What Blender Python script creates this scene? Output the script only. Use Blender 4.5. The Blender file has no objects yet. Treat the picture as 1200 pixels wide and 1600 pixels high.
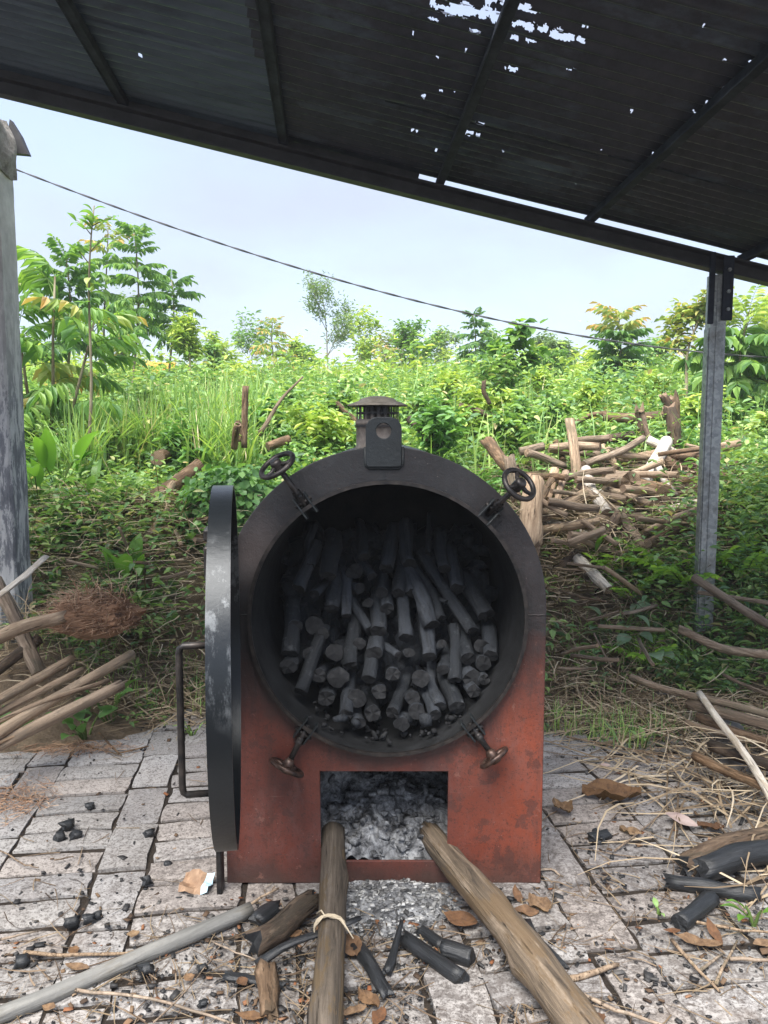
import bpy, bmesh, math, random
import numpy as np
from mathutils import Vector, Matrix, Quaternion, noise as mnoise

# ------------------------------------------------------------------ camera, sky, sun, exposure
S = bpy.context.scene
COL = S.collection
CAM_H, PITCH, FPX = 1.5, math.radians(5.7), 1209.0      # eye height, downward tilt, focal length in photo pixels
cam = bpy.data.cameras.new('camera')
cam.sensor_fit = 'VERTICAL'; cam.sensor_height = 24.0
cam.lens = 24.0 * FPX / 1600.0
cam.clip_start = 0.05; cam.clip_end = 3000
camo = bpy.data.objects.new('camera', cam); COL.objects.link(camo)
camo.location = (0, 0, CAM_H); camo.rotation_euler = (math.pi/2 - PITCH, 0, 0)
S.camera = camo

SUN_DIR = Vector((0.20, 0.38, -0.90)).normalized()      # the way the sunlight travels
sun_el = math.asin(-SUN_DIR.z); sun_az = math.atan2(-SUN_DIR.x, -SUN_DIR.y)
W = bpy.data.worlds.new('World'); S.world = W; W.use_nodes = True
wn = W.node_tree; wn.nodes.clear()
sky = wn.nodes.new('ShaderNodeTexSky'); sky.sky_type = 'NISHITA'; sky.sun_disc = False
sky.sun_elevation = sun_el; sky.sun_rotation = sun_az
sky.air_density = 1.0; sky.dust_density = 2.0; sky.ozone_density = 1.5
# thin even veil of high cloud over the whole sky
tc = wn.nodes.new('ShaderNodeTexCoord')
cn = wn.nodes.new('ShaderNodeTexNoise'); cn.inputs['Scale'].default_value = 2.2; cn.inputs['Detail'].default_value = 7; cn.inputs['Roughness'].default_value = 0.55
mp = wn.nodes.new('ShaderNodeMapping'); mp.inputs['Scale'].default_value = (1, 1, 2.4)
cr = wn.nodes.new('ShaderNodeMapRange'); cr.inputs['From Min'].default_value = 0.38; cr.inputs['From Max'].default_value = 0.68
cr.inputs['To Min'].default_value = 0.62; cr.inputs['To Max'].default_value = 0.92
veil = wn.nodes.new('ShaderNodeRGB'); veil.outputs[0].default_value = (1.38, 1.46, 1.70, 1)
mx = wn.nodes.new('ShaderNodeMix'); mx.data_type = 'RGBA'
bg = wn.nodes.new('ShaderNodeBackground'); bg.inputs['Strength'].default_value = 0.115
wo = wn.nodes.new('ShaderNodeOutputWorld')
wn.links.new(tc.outputs['Generated'], mp.inputs['Vector']); wn.links.new(mp.outputs[0], cn.inputs['Vector'])
wn.links.new(cn.outputs['Fac'], cr.inputs['Value']); wn.links.new(cr.outputs[0], mx.inputs['Factor'])
wn.links.new(sky.outputs[0], mx.inputs[6]); wn.links.new(veil.outputs[0], mx.inputs[7])
wn.links.new(mx.outputs[2], bg.inputs['Color']); wn.links.new(bg.outputs[0], wo.inputs['Surface'])

sl = bpy.data.lights.new('sun', 'SUN'); sl.energy = 2.5; sl.angle = math.radians(48.0); sl.color = (1.0, 0.965, 0.91)
so = bpy.data.objects.new('sun', sl); COL.objects.link(so)
so.rotation_euler = SUN_DIR.to_track_quat('-Z', 'Y').to_euler(); so.location = (0, 0, 30)
S.view_settings.view_transform = 'Standard'; S.view_settings.look = 'None'
S.view_settings.exposure = 2.13; S.view_settings.gamma = 1.0; S.view_settings.use_curve_mapping = False

cy_ = S.cycles
cy_.max_bounces = 6; cy_.diffuse_bounces = 4; cy_.glossy_bounces = 2; cy_.transmission_bounces = 3; cy_.transparent_max_bounces = 4; cy_.caustics_reflective = False; cy_.caustics_refractive = False

# ------------------------------------------------------------------ helpers
R = random.Random(11)
U = R.uniform
CP, SP = math.cos(PITCH), math.sin(PITCH)
def ray(px, py):
    dx, u, f = px - 600.0, 800.0 - py, FPX
    return Vector((dx, f*CP + u*SP, u*CP - f*SP))
def at(px, py, Y):                       # the point seen at photo pixel (px, py) on the upright plane Y metres ahead
    d = ray(px, py); return Vector((0, 0, CAM_H)) + d * (Y / d.y)
def gnd(px, py, z=0.0):                  # ... on the level plane z
    d = ray(px, py); return Vector((0, 0, CAM_H)) + d * ((z - CAM_H) / d.z)
def proj(p):
    v = Vector(p) - Vector((0, 0, CAM_H)); f = v.y*CP - v.z*SP; u = v.y*SP + v.z*CP
    return 600 + FPX*v.x/f, 800 - FPX*u/f

def mesh(name, v, f, mats=None, smooth=False, midx=None):
    m = bpy.data.meshes.new(name)
    m.from_pydata([tuple(x) for x in v], [], [tuple(x) for x in f])
    for a in (mats if isinstance(mats, (list, tuple)) else [mats]):
        if a: m.materials.append(a)
    if midx is not None: m.polygons.foreach_set('material_index', midx)
    if smooth: m.polygons.foreach_set('use_smooth', [True]*len(m.polygons))
    m.update(); return m
def npmesh(name, verts, faces, mat, smooth=False):      # verts (n,3), faces (m,k) arrays
    verts = np.asarray(verts, dtype=np.float32); faces = np.asarray(faces, dtype=np.int32)
    m = bpy.data.meshes.new(name); k = faces.shape[1]
    m.vertices.add(len(verts)); m.vertices.foreach_set('co', verts.ravel())
    m.loops.add(faces.size); m.loops.foreach_set('vertex_index', faces.ravel())
    m.polygons.add(len(faces)); m.polygons.foreach_set('loop_start', np.arange(0, faces.size, k, dtype=np.int32))
    m.polygons.foreach_set('loop_total', np.full(len(faces), k, dtype=np.int32))
    if smooth: m.polygons.foreach_set('use_smooth', np.ones(len(faces), dtype=bool))
    m.materials.append(mat); m.update(calc_edges=True); return m
def link(name, data, parent=None, loc=None, rot=None, scale=None):
    o = bpy.data.objects.new(name, data); COL.objects.link(o)
    if parent: o.parent = parent
    if loc is not None: o.location = loc
    if rot is not None:
        if isinstance(rot, Quaternion): o.rotation_mode = 'QUATERNION'; o.rotation_quaternion = rot
        else: o.rotation_euler = rot
    if scale is not None: o.scale = (scale,)*3 if isinstance(scale, (int, float)) else scale
    return o
def tag(o, label=None, cat=None, group=None, kind=None):
    if label: o['label'] = label
    if cat: o['category'] = cat
    if group: o['group'] = group
    if kind: o['kind'] = kind
    return o
def thing(name, label, cat, loc=(0, 0, 0), rot=None, group=None):
    return tag(link(name, None, None, loc, rot), label, cat, group)

class MB:                                 # collects shapes for ONE mesh
    def __init__(s): s.v = []; s.f = []; s.mi = []
    def add(s, v, f, mi=0):
        b = len(s.v); s.v += [Vector(x) for x in v]; s.f += [tuple(b+i for i in q) for q in f]; s.mi += [mi]*len(f); return s
    def box(s, c, d, M=None, mi=0):
        c = Vector(c); h = Vector(d)/2; v = []
        for z in (-1, 1):
            for y in (-1, 1):
                for x in (-1, 1):
                    p = Vector((x*h.x, y*h.y, z*h.z)); p = (M @ p if M else p) + c; v.append(p)
        return s.add(v, [(0,2,3,1),(4,5,7,6),(0,1,5,4),(2,6,7,3),(0,4,6,2),(1,3,7,5)], mi)
    def tube(s, pts, rad, n=8, caps=True, mi=0, cmi=None, jag=0.0):
        v, f, cf = tube(pts, rad, n, jag)
        s.add(v, f, mi)
        if caps:
            b = len(s.v) - len(v)
            s.f += [tuple(b+i for i in q) for q in cf]; s.mi += [mi if cmi is None else cmi]*len(cf)
        return s
    def lathe(s, prof, n=32, c=(0,0,0), Q=None, mi=0, close=False):      # profile [(r, h)] round local Z
        v = []; f = []; c = Vector(c)
        for (r, h) in prof:
            for k in range(n):
                a = 2*math.pi*k/n; p = Vector((r*math.cos(a), r*math.sin(a), h)); v.append((Q @ p if Q else p) + c)
        m = len(prof); top = m if close else m-1
        for i in range(top):
            for k in range(n):
                j = (i+1) % m; f.append((i*n+k, i*n+(k+1) % n, j*n+(k+1) % n, j*n+k))
        return s.add(v, f, mi)
    def build(s, name, mat, parent=None, smooth=False, **kw):
        return link(name, mesh(name, s.v, s.f, mat, smooth, s.mi if isinstance(mat, (list, tuple)) else None), parent, **kw)

def tube(pts, rad, n=8, jag=0.0):
    pts = [Vector(p) for p in pts]; m = len(pts)
    if not isinstance(rad, (list, tuple)): rad = [rad]*m
    v = []; f = []
    t = (pts[1]-pts[0]).normalized(); a = t.orthogonal().normalized()
    for i in range(m):
        t2 = (pts[min(i+1, m-1)] - pts[max(i-1, 0)]).normalized()
        a = (a - t2*a.dot(t2)).normalized(); b = t2.cross(a)
        for k in range(n):
            th = 2*math.pi*k/n; r = rad[i]*(1 + (U(-jag, jag) if jag else 0))
            v.append(pts[i] + (a*math.cos(th) + b*math.sin(th))*r)
    for i in range(m-1):
        for k in range(n):
            f.append((i*n+k, i*n+(k+1) % n, (i+1)*n+(k+1) % n, (i+1)*n+k))
    return v, f, [tuple(range(n-1, -1, -1)), tuple((m-1)*n+k for k in range(n))]
def bevel(o, w, seg=2, ang=40):
    b = o.modifiers.new('bevel', 'BEVEL'); b.width = w; b.segments = seg; b.limit_method = 'ANGLE'; b.angle_limit = math.radians(ang); return o
def lerp(a, b, t): return a + (b-a)*t
def interp(x, xs, ys): return float(np.interp(x, xs, ys))
def n3(x, y=0, z=0): return mnoise.noise(Vector((x, y, z)))

# ------------------------------------------------------------------ materials
class NM:
    def __init__(s, name, rough=0.8, metal=0.0, spec=0.3):
        s.m = bpy.data.materials.new(name); s.m.use_nodes = True; s.t = s.m.node_tree; s.b = s.t.nodes['Principled BSDF']
        s.b.inputs['Roughness'].default_value = rough; s.b.inputs['Metallic'].default_value = metal
        s.b.inputs['Specular IOR Level'].default_value = spec
    def n(s, typ, **kw):
        x = s.t.nodes.new('ShaderNode'+typ)
        for k, v in kw.items():
            k2 = k.replace('_', ' ')
            if k2 in x.inputs: s.set(x.inputs[k2], v)
            else: setattr(x, k, v)
        return x
    def set(s, inp, v):
        if isinstance(v, bpy.types.NodeSocket): s.t.links.new(v, inp)
        elif isinstance(v, (tuple, list)) and inp.type == 'RGBA' and len(v) == 3: inp.default_value = (*v, 1)
        else: inp.default_value = v
    def pos(s): return s.n('NewGeometry').outputs['Position']
    def obj(s): return s.n('TexCoord').outputs['Object']
    def rnd(s): return s.n('ObjectInfo').outputs['Random']
    def island(s): return s.n('NewGeometry').outputs['Random Per Island']
    def mapv(s, vec, scale=(1,1,1), loc=None):
        x = s.n('Mapping', Vector=vec, Scale=scale)
        if loc is not None: s.set(x.inputs['Location'], loc)
        return x.outputs[0]
    def shift(s, vec, amt=37.0):           # a different piece of the pattern on every object
        c = s.n('Math', operation='MULTIPLY'); s.set(c.inputs[0], s.rnd()); c.inputs[1].default_value = amt
        a = s.n('VectorMath', operation='ADD'); s.set(a.inputs[0], vec); s.set(a.inputs[1], c.outputs[0]); return a.outputs[0]
    def noise(s, vec, scale, detail=4, rough=0.55, dist=0.0):
        return s.n('TexNoise', Vector=vec, Scale=scale, Detail=detail, Roughness=rough, Distortion=dist).outputs['Fac']
    def voro(s, vec, scale, feature='F1', out='Distance'):
        x = s.n('TexVoronoi', feature=feature); s.set(x.inputs['Vector'], vec); x.inputs['Scale'].default_value = scale; return x.outputs[out]
    def ramp(s, fac, stops, interp='LINEAR'):
        x = s.n('ValToRGB'); s.set(x.inputs['Fac'], fac); r = x.color_ramp; r.interpolation = interp
        while len(r.elements) < len(stops): r.elements.new(0.5)
        for e, (p, c) in zip(r.elements, stops):
            e.position = p; e.color = (*c, 1) if isinstance(c, (tuple, list)) else (c, c, c, 1)
        return x.outputs['Color']
    def rng(s, v, a, b, c=0.0, d=1.0):
        return s.n('MapRange', Value=v, From_Min=a, From_Max=b, To_Min=c, To_Max=d).outputs[0]
    def mix(s, fac, a, b, mode='MIX'):
        x = s.n('Mix'); x.data_type = 'RGBA'; x.blend_type = mode
        s.set(x.inputs['Factor'], fac); s.set(x.inputs[6], a); s.set(x.inputs[7], b); return x.outputs[2]
    def math(s, op, a, b=0.0):
        x = s.n('Math', operation=op); s.set(x.inputs[0], a); s.set(x.inputs[1], b); return x.outputs[0]
    def sep(s, vec):
        x = s.n('SeparateXYZ', Vector=vec); return x.outputs
    def bump(s, h, strength=0.5, dist=0.01):
        x = s.n('Bump', Height=h, Strength=strength, Distance=dist); s.t.links.new(x.outputs[0], s.b.inputs['Normal']); return s
    def col(s, c): s.set(s.b.inputs['Base Color'], c); return s
    def rgh(s, c): s.set(s.b.inputs['Roughness'], c); return s
    def leafy(s, c, amt=0.45, gain=1.25):   # thin leaf: part of the light passes through
        d = s.n('BsdfTranslucent'); cc = s.mix(1.0, c, (1.15*gain, 1.2*gain, 0.55*gain), 'MULTIPLY'); s.set(d.inputs['Color'], cc)
        x = s.n('MixShader'); x.inputs[0].default_value = amt
        out = s.t.nodes['Material Output']; s.col(c)
        s.t.links.new(s.b.outputs[0], x.inputs[1]); s.t.links.new(d.outputs[0], x.inputs[2]); s.t.links.new(x.outputs[0], out.inputs['Surface'])
        return s

def leafmat(name, stops, rough=0.45, amt=0.30, per='island', dry=None):
    k = NM(name, rough, 0, 0.35)
    c = k.ramp(k.island(), stops)
    if per == 'obj':
        c = k.mix(k.math('MULTIPLY', k.rnd(), 0.45), c, k.ramp(k.rnd(), stops))
    if dry:
        c = k.mix(k.rng(k.noise(k.pos(), 1.3, 2), 0.55, 0.72), c, dry)
    return k.leafy(c, amt).m

M = {}
def build_materials():
    k = NM('concrete_block', 0.92, 0, 0.2); p = k.shift(k.pos(), 3.0)
    base = k.ramp(k.rnd(), [(0, (.28,.275,.27)), (.2, (.40,.39,.375)), (.4, (.34,.33,.325)), (.6, (.42,.375,.34)), (.8, (.47,.46,.45)), (1, (.33,.325,.325))])
    g = k.noise(p, 5, 3, .65); base = k.mix(k.rng(g, .35, .75, 0, .45), base, (.38,.34,.31))
    pits = k.noise(p, 120, 3, .75); pm = k.rng(pits, .545, .60)
    pit2 = k.noise(p, 50, 3, .8); pm2 = k.rng(pit2, .575, .63)
    pm = k.math('MAXIMUM', pm, pm2)
    base = k.mix(k.math('MULTIPLY', pm, .68), base, (.10,.085,.075))
    # soot and ash trodden into the blocks round the kiln mouth
    xyz = k.sep(k.pos())
    dx = k.math('DIVIDE', k.math('SUBTRACT', xyz[0], .40), 1.55); dy = k.math('DIVIDE', k.math('SUBTRACT', xyz[1], 2.1), 1.0)
    rr = k.math('SQRT', k.math('ADD', k.math('MULTIPLY', dx, dx), k.math('MULTIPLY', dy, dy)))
    so = k.math('ADD', rr, k.math('MULTIPLY', k.math('SUBTRACT', k.noise(k.pos(), 3.2, 5, .7), .5), 2.2))
    sm = k.rng(so, .45, 1.65, .80, 0)
    grit = k.rng(k.noise(k.pos(), 34, 3, .75), .40, .60)
    sm = k.math('MULTIPLY', sm, k.rng(grit, 0, 1, .38, 1))
    base = k.mix(sm, base, (.085,.072,.066))
    patch = k.rng(k.noise(k.pos(), 1.7, 4, .7), .58, .72, 0, .5)
    base = k.mix(patch, base, (.20,.165,.14))
    h = k.math('SUBTRACT', k.math('MULTIPLY', g, .5), k.math('MULTIPLY', pm, .6))
    k.col(base).bump(h, .55, .008); M['block'] = k.m

    k = NM('sandy_soil', 0.95, 0, 0.1); p = k.pos()
    c = k.ramp(k.noise(p, 2.5, 8, .7), [(.3, (.022,.018,.015)), (.5, (.040,.032,.026)), (.7, (.07,.056,.044))])
    c = k.mix(k.rng(k.noise(p, 60, 5, .8), .5, .62, 0, .8), c, (.05,.042,.037))
    k.col(c).bump(k.noise(p, 45, 8, .75), .8, .02); M['soil'] = k.m

    k = NM('grassy_earth', 0.95, 0, 0.1); p = k.pos()
    c = k.ramp(k.noise(p, 1.6, 8, .7), [(.3, (.055,.085,.018)), (.5, (.09,.14,.028)), (.72, (.13,.13,.045))])
    y = k.sep(p)[1]
    br = k.ramp(k.noise(p, 9, 8, .7), [(.3, (.15,.11,.075)), (.6, (.30,.23,.155)), (.8, (.42,.335,.235))])
    c = k.mix(k.rng(k.math('ADD', y, k.math('MULTIPLY', k.noise(p, 1.5, 4), 2.2)), 5.9, 7.2), br, c)
    k.col(c).bump(k.noise(p, 14, 8, .75), 1.0, .06); M['earth'] = k.m

    # --- kiln steel
    def steel(name, red):
        k = NM(name, 0.5, 0.0, 0.45); p = k.pos(); xyz = k.sep(p)
        blk = k.ramp(k.noise(p, 6, 7, .7), [(.3, (.007,.009,.010)), (.55, (.015,.019,.021)), (.75, (.032,.036,.038))])
        blk = k.mix(k.rng(k.noise(p, 90, 4, .7), .66, .74, 0, .35), blk, (.16,.16,.15))
        rough = k.rng(k.noise(p, 14, 6, .7), .3, .7, .30, .62)
        if red:
            rd = k.ramp(k.noise(p, 2.4, 7, .62), [(.28, (.058,.020,.016)), (.48, (.110,.030,.021)), (.66, (.155,.040,.025)), (.82, (.20,.054,.031))])
            hot = k.rng(k.math('ADD', xyz[0], k.math('MULTIPLY', k.noise(p, 3, 5), .5)), .42, .72)
            rd = k.mix(k.math('MULTIPLY', hot, .6), rd, (.27,.056,.023))
            rd = k.mix(k.rng(k.noise(p, 55, 6, .75), .56, .70, 0, .5), rd, (.05,.022,.018))
            rd = k.mix(k.rng(k.noise(k.mapv(p, (2.5, 2.5, 1)), 3.1, 8, .72), .50, .74, 0, .55), rd, (.13,.085,.078))
            rd = k.mix(k.rng(k.noise(k.mapv(p, (9, 9, 1.2)), 2.0, 6, .7), .56, .72, 0, .5), rd, (.05,.025,.02))
            low = k.rng(k.math('ADD', xyz[2], k.math('MULTIPLY', k.noise(p, 7, 5), .22)), .12, .22, .75, 0)
            rd = k.mix(low, rd, (.055,.035,.028))
            # soot ring round the chamber mouth and over the upper half
            dx = k.math('SUBTRACT', xyz[0], .012); dz = k.math('SUBTRACT', xyz[2], .906)
            rr = k.math('SQRT', k.math('ADD', k.math('MULTIPLY', dx, dx), k.math('MULTIPLY', dz, dz)))
            ring = k.rng(k.math('ADD', rr, k.math('MULTIPLY', k.noise(p, 5, 6, .65), .13)), .49, .60, .9, 0)
            up = k.math('MAXIMUM', k.rng(xyz[2], .914, .922, 0, .85), k.math('MULTIPLY', k.rng(k.math('ADD', xyz[2], k.math('MULTIPLY', k.noise(p, 4, 5, .65), .45)), .74, 1.06), .95))
            soot = k.math('MAXIMUM', ring, up)
            c = k.mix(soot, rd, blk)
            drip = k.rng(k.noise(k.mapv(p, (16, 16, 1.6)), 1.0, 6, .7), .54, .70)
            drip = k.math('MULTIPLY', drip, k.rng(rr, .46, .78, .85, 0)); c = k.mix(drip, c, (.014,.013,.013))
            c = k.mix(k.rng(k.voro(k.mapv(p, (1, 1, 1)), 38), .035, .06, .55, 0), c, (.30,.24,.21))
            c = k.mix(k.rng(k.noise(k.mapv(p, (3, 3, 70)), 1.2, 5, .7), .67, .71, 0, .35), c, (.24,.16,.13))
            c = k.mix(k.rng(k.noise(p, 130, 4, .75), .56, .64, 0, .65), c, (.030,.018,.016))
            fl = k.noise(p, 9, 9, .74); low2 = k.rng(xyz[2], .95, .75)
            c = k.mix(k.math('MULTIPLY', k.rng(fl, .555, .575, 0, .6), low2), c, (.060,.026,.021))
            c = k.mix(k.math('MULTIPLY', k.rng(k.noise(p, 15, 9, .75), .62, .635, 0, .55), low2), c, (.21,.10,.075))
            c = k.mix(k.rng(k.math('ADD', k.math('ABSOLUTE', k.math('SUBTRACT', xyz[2], .234)), k.math('MULTIPLY', k.noise(p, 12, 6, .7), .22)), .20, .30, .0, 0), c, (.02,.018,.018))
            # one brighter heat-bleached patch on the left shoulder
            tl = k.math('ADD', k.math('ABSOLUTE', k.math('ADD', xyz[0], .40)), k.math('ABSOLUTE', k.math('SUBTRACT', xyz[2], 1.10)))
            c = k.mix(k.rng(k.math('ADD', tl, k.math('MULTIPLY', k.noise(p, 9, 5), .12)), .10, .26, .35, 0), c, (.13,.105,.10))
            rough = k.mix(soot, k.math('ADD', rough, .08), rough)
        else: c = blk
        # moss and dust scabs
        c = k.mix(k.rng(k.noise(p, 22, 6, .75), .64, .70, 0, .28), c, (.10,.105,.09))
        k.col(c).rgh(rough).bump(k.noise(p, 40, 8, .75), .45, .006); return k.m
    M['kiln_front'] = steel('rusty_red_and_sooty_steel', True)
    M['kiln_black'] = steel('sooty_black_steel', False)
    k = NM('silver_patched_black_steel', 0.30, 0.35, 0.5); p = k.pos()
    silver = k.rng(k.noise(k.mapv(p, (1, 1, .35)), 11, 8, .78), .50, .58)
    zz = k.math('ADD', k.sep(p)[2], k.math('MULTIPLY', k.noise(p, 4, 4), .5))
    silver = k.math('MULTIPLY', silver, k.math('MULTIPLY', k.rng(zz, 1.08, 1.20), k.rng(zz, 1.42, 1.50, 1, 0)))  # paler silver tone, broken into patches within a middle height band of the rim
    c = k.mix(silver, (.011,.014,.017), (.10,.108,.115)); k.col(c).rgh(k.rng(silver, 0, 1, .34, .42)).bump(k.noise(p, 60, 6, .7), .25, .003); M['door_rim'] = k.m
    k = NM('dark_iron', 0.45, 0.5, 0.5); p = k.pos()
    k.col(k.ramp(k.noise(p, 30, 6), [(.35, (.014,.014,.015)), (.7, (.06,.05,.045))])).bump(k.noise(p, 120, 4), .2, .002); M['iron'] = k.m
    k = NM('rusty_iron_handwheel', 0.42, 0.55, 0.5); p = k.pos()
    k.col(k.ramp(k.noise(p, 40, 6), [(.35, (.03,.02,.017)), (.6, (.10,.06,.045)), (.8, (.2,.17,.15))])); M['rusty_iron'] = k.m
    k = NM('soot_lined_steel', 0.8, 0, 0.25); p = k.pos()
    k.col(k.ramp(k.noise(p, 12, 6), [(.3, (.006,.0065,.007)), (.7, (.022,.023,.025))])).bump(k.noise(p, 60, 6, .8), .5, .005); M['soot'] = k.m
    k = NM('sooty_brown_tin', 0.55, 0.25, 0.4); p = k.pos(); z = k.sep(p)[2]
    c = k.ramp(k.noise(p, 18, 6, .7), [(.3, (.07,.056,.047)), (.55, (.21,.175,.147)), (.75, (.36,.315,.27))])
    c = k.mix(k.rng(z, 1.545, 1.575), c, (.022,.021,.020)); k.col(c); M['chimney'] = k.m
    k = NM('tan_weathered_tin', 0.6, 0.3, 0.4); p = k.pos()
    k.col(k.ramp(k.noise(p, 16, 6, .7), [(.3, (.19,.16,.125)), (.55, (.41,.35,.275)), (.75, (.55,.49,.39))])); M['chimney_cap'] = k.m

    # --- charcoal, ash, wood
    k = NM('charcoal', 0.62, 0, 0.35); p = k.shift(k.obj())
    st = k.noise(k.mapv(p, (60, 60, 5)), 1.0, 5, .6)
    tone = k.mix(k.rnd(), (.013,.016,.020), (.066,.075,.090))
    c = k.mix(k.rng(st, .40, .75), tone, (.022,.024,.027))
    c = k.mix(k.rng(k.noise(p, 22, 6, .7), .58, .74, 0, .6), c, (.15,.16,.17))
    k.col(c).bump(k.math('ADD', st, k.noise(p, 35, 6, .75)), 1.0, .010); M['char'] = k.m
    k = NM('charcoal_cut_end', 0.8, 0, 0.2); p = k.shift(k.obj())
    k.col(k.ramp(k.noise(p, 45, 6, .7), [(.3, (.008,.008,.009)), (.6, (.026,.027,.029)), (.8, (.07,.068,.067))])).bump(k.noise(p, 70, 5), .6, .004); M['char_end'] = k.m
    k = NM('black_charcoal', 0.45, 0, 0.45); p = k.shift(k.obj())
    st = k.noise(k.mapv(p, (80, 80, 8)), 1.0, 6, .65)
    k.col(k.ramp(st, [(.35, (.008,.009,.010)), (.6, (.022,.024,.027)), (.8, (.06,.062,.066))])).bump(st, .8, .006); M['black_char'] = k.m
    k = NM('wood_ash', 0.95, 0, 0.1); p = k.pos()
    a = k.noise(p, 20, 8, .75, .4)
    c = k.ramp(a, [(.34, (.016,.017,.019)), (.44, (.09,.092,.097)), (.54, (.26,.265,.275)), (.68, (.55,.56,.57))])
    k.col(c).bump(a, .9, .02); M['ash'] = k.m
    k = NM('pale_ash_flakes', 0.95, 0, 0.1)
    k.col(k.ramp(k.island(), [(0, (.05,.05,.05)), (.35, (.16,.16,.16)), (.7, (.32,.32,.315)), (1, (.52,.52,.51))])); M['ash_flake'] = k.m

    def wood(name, dark, mid, light, ls=5, cross=55, rough=.85, blotch=None, knots=0.0):
        k = NM(name, rough, 0, .2); p = k.shift(k.obj())
        st = k.noise(k.mapv(p, (cross, cross, ls)), 1.0, 7, .65, .6)
        c = k.ramp(st, [(.30, dark), (.50, mid), (.70, light)])
        ck = k.noise(k.mapv(p, (cross*1.6, cross*1.6, ls*.8)), 1.0, 4, .6); crack = k.rng(ck, .60, .68)
        c = k.mix(k.math('MULTIPLY', crack, .8), c, tuple(x*.35 for x in dark))
        c = k.mix(k.rng(k.noise(p, 60, 3, .7), .45, .7, 0, .35), c, tuple(x*.7 for x in mid))
        if blotch: c = k.mix(k.rng(k.noise(k.mapv(p, (14, 14, 4)), 1.0, 7, .72), .51, .56, 0, .75), c, blotch)
        tint = k.ramp(k.rnd(), [(0, (.72,.70,.68)), (.5, (1,1,1)), (1, (1.18,1.12,1.02))]); c = k.mix(1.0, c, tint, 'MULTIPLY')
        k.col(c).bump(k.math('SUBTRACT', st, k.math('MULTIPLY', crack, .7)), .9, .009); return k.m
    M['bark_grey'] = wood('weathered_grey_brown_wood', (.10,.075,.055), (.25,.19,.14), (.42,.34,.26), blotch=(.14,.12,.085))
    M['bark_brown'] = wood('brown_bark', (.06,.038,.024), (.16,.105,.065), (.30,.21,.14), 9, 40, blotch=(.08,.06,.04))
    M['bark_dark'] = wood('dark_rotting_bark', (.035,.025,.02), (.09,.065,.048), (.17,.13,.095), 10, 40, blotch=(.050,.042,.032))
    M['bark_tan'] = wood('peeled_tan_wood', (.19,.135,.09), (.37,.275,.195), (.55,.44,.32), 4, 50)
    M['bark_white'] = wood('whitish_bleached_wood', (.40,.36,.31), (.62,.58,.52), (.80,.77,.71), 4, 40, blotch=(.42,.36,.28))
    M['firewood'] = wood('dry_split_firewood', (.030,.025,.021), (.125,.100,.077), (.25,.205,.165), 3, 45, blotch=(.11,.078,.048))
    M['firewood_grey'] = wood('dry_grey_firewood', (.028,.024,.020), (.115,.095,.075), (.22,.185,.15), 3, 45, blotch=(.14,.10,.055))
    M['bamboo'] = wood('dry_bamboo', (.19,.145,.105), (.35,.275,.21), (.50,.41,.32), 1.5, 30, .55, blotch=(.20,.165,.13))
    M['twig'] = wood('dry_twig', (.10,.07,.05), (.24,.18,.13), (.38,.30,.22), 6, 80)
    M['pipe'] = wood('grey_weathered_pole', (.13,.13,.122), (.22,.22,.21), (.31,.305,.285), 2.5, 25, .6, blotch=(.20,.19,.165))
    k = NM('sawn_wood_end', 0.85, 0, .2); p = k.shift(k.obj())
    w = k.n('TexWave', wave_type='RINGS', rings_direction='Z'); k.set(w.inputs['Vector'], p); w.inputs['Scale'].default_value = 30; w.inputs['Distortion'].default_value = 3
    k.col(k.mix(k.noise(p, 25, 5), k.ramp(w.outputs['Fac'], [(0, (.20,.13,.085)), (1, (.36,.26,.175))]), (.14,.10,.07))); M['cut'] = k.m

    # --- shed
    def tin(name, rust):
        k = NM(name, 0.42, 0.35, 0.5); p = k.pos()
        a = k.noise(k.mapv(p, (1, 3, 1)), 1.6, 8, .7)
        g = k.ramp(k.noise(k.mapv(p, (1.5, 9, 1.5)), 1.5, 6, .65), [(.3, (.050,.075,.105)), (.7, (.11,.15,.20))])
        r = k.ramp(k.noise(p, 11, 7, .75), [(.3, (.020,.025,.038)), (.55, (.040,.045,.064)), (.8, (.066,.064,.078))])
        c = k.mix(k.rng(a, rust-.08, rust+.08), r, g); k.col(c).bump(k.noise(p, 60, 5, .7), .2, .003); return k.m
    M['tin_grey'] = tin('dull_corrugated_iron', .36); M['tin_rust'] = tin('rusted_corrugated_iron', .60)
    k = NM('galvanised_steel', 0.45, 0.55, 0.5); p = k.pos()
    v = k.voro(p, 55, out='Color'); c = k.ramp(v, [(0, (.20,.22,.23)), (1, (.42,.44,.44))])
    c = k.mix(k.rng(k.noise(p, 8, 7, .7), .48, .66, 0, .7), c, (.13,.125,.115)); k.col(c); M['galv'] = k.m
    k = NM('dark_channel_steel', 0.9, 0.0, 0.1); p = k.pos()
    k.col(k.ramp(k.noise(p, 9, 6, .7), [(.3, (.020,.024,.034)), (.7, (.052,.060,.080))])); M['channel'] = k.m
    k = NM('brown_steel_beam', 0.6, 0.2, 0.4); p = k.pos()
    k.col(k.ramp(k.noise(p, 7, 6, .7), [(.3, (.030,.030,.033)), (.7, (.068,.067,.072))])); M['beam'] = k.m
    k = NM('flaking_grey_plaster', 0.9, 0, .2); p = k.pos()
    fl = k.noise(k.mapv(p, (3.4, 3.4, .9)), 4.5, 9, .76, .3)
    c = k.ramp(fl, [(.36, (.12,.125,.14)), (.49, (.21,.215,.23)), (.52, (.44,.44,.44)), (.70, (.60,.60,.59))])
    z = k.sep(p)[2]
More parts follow.
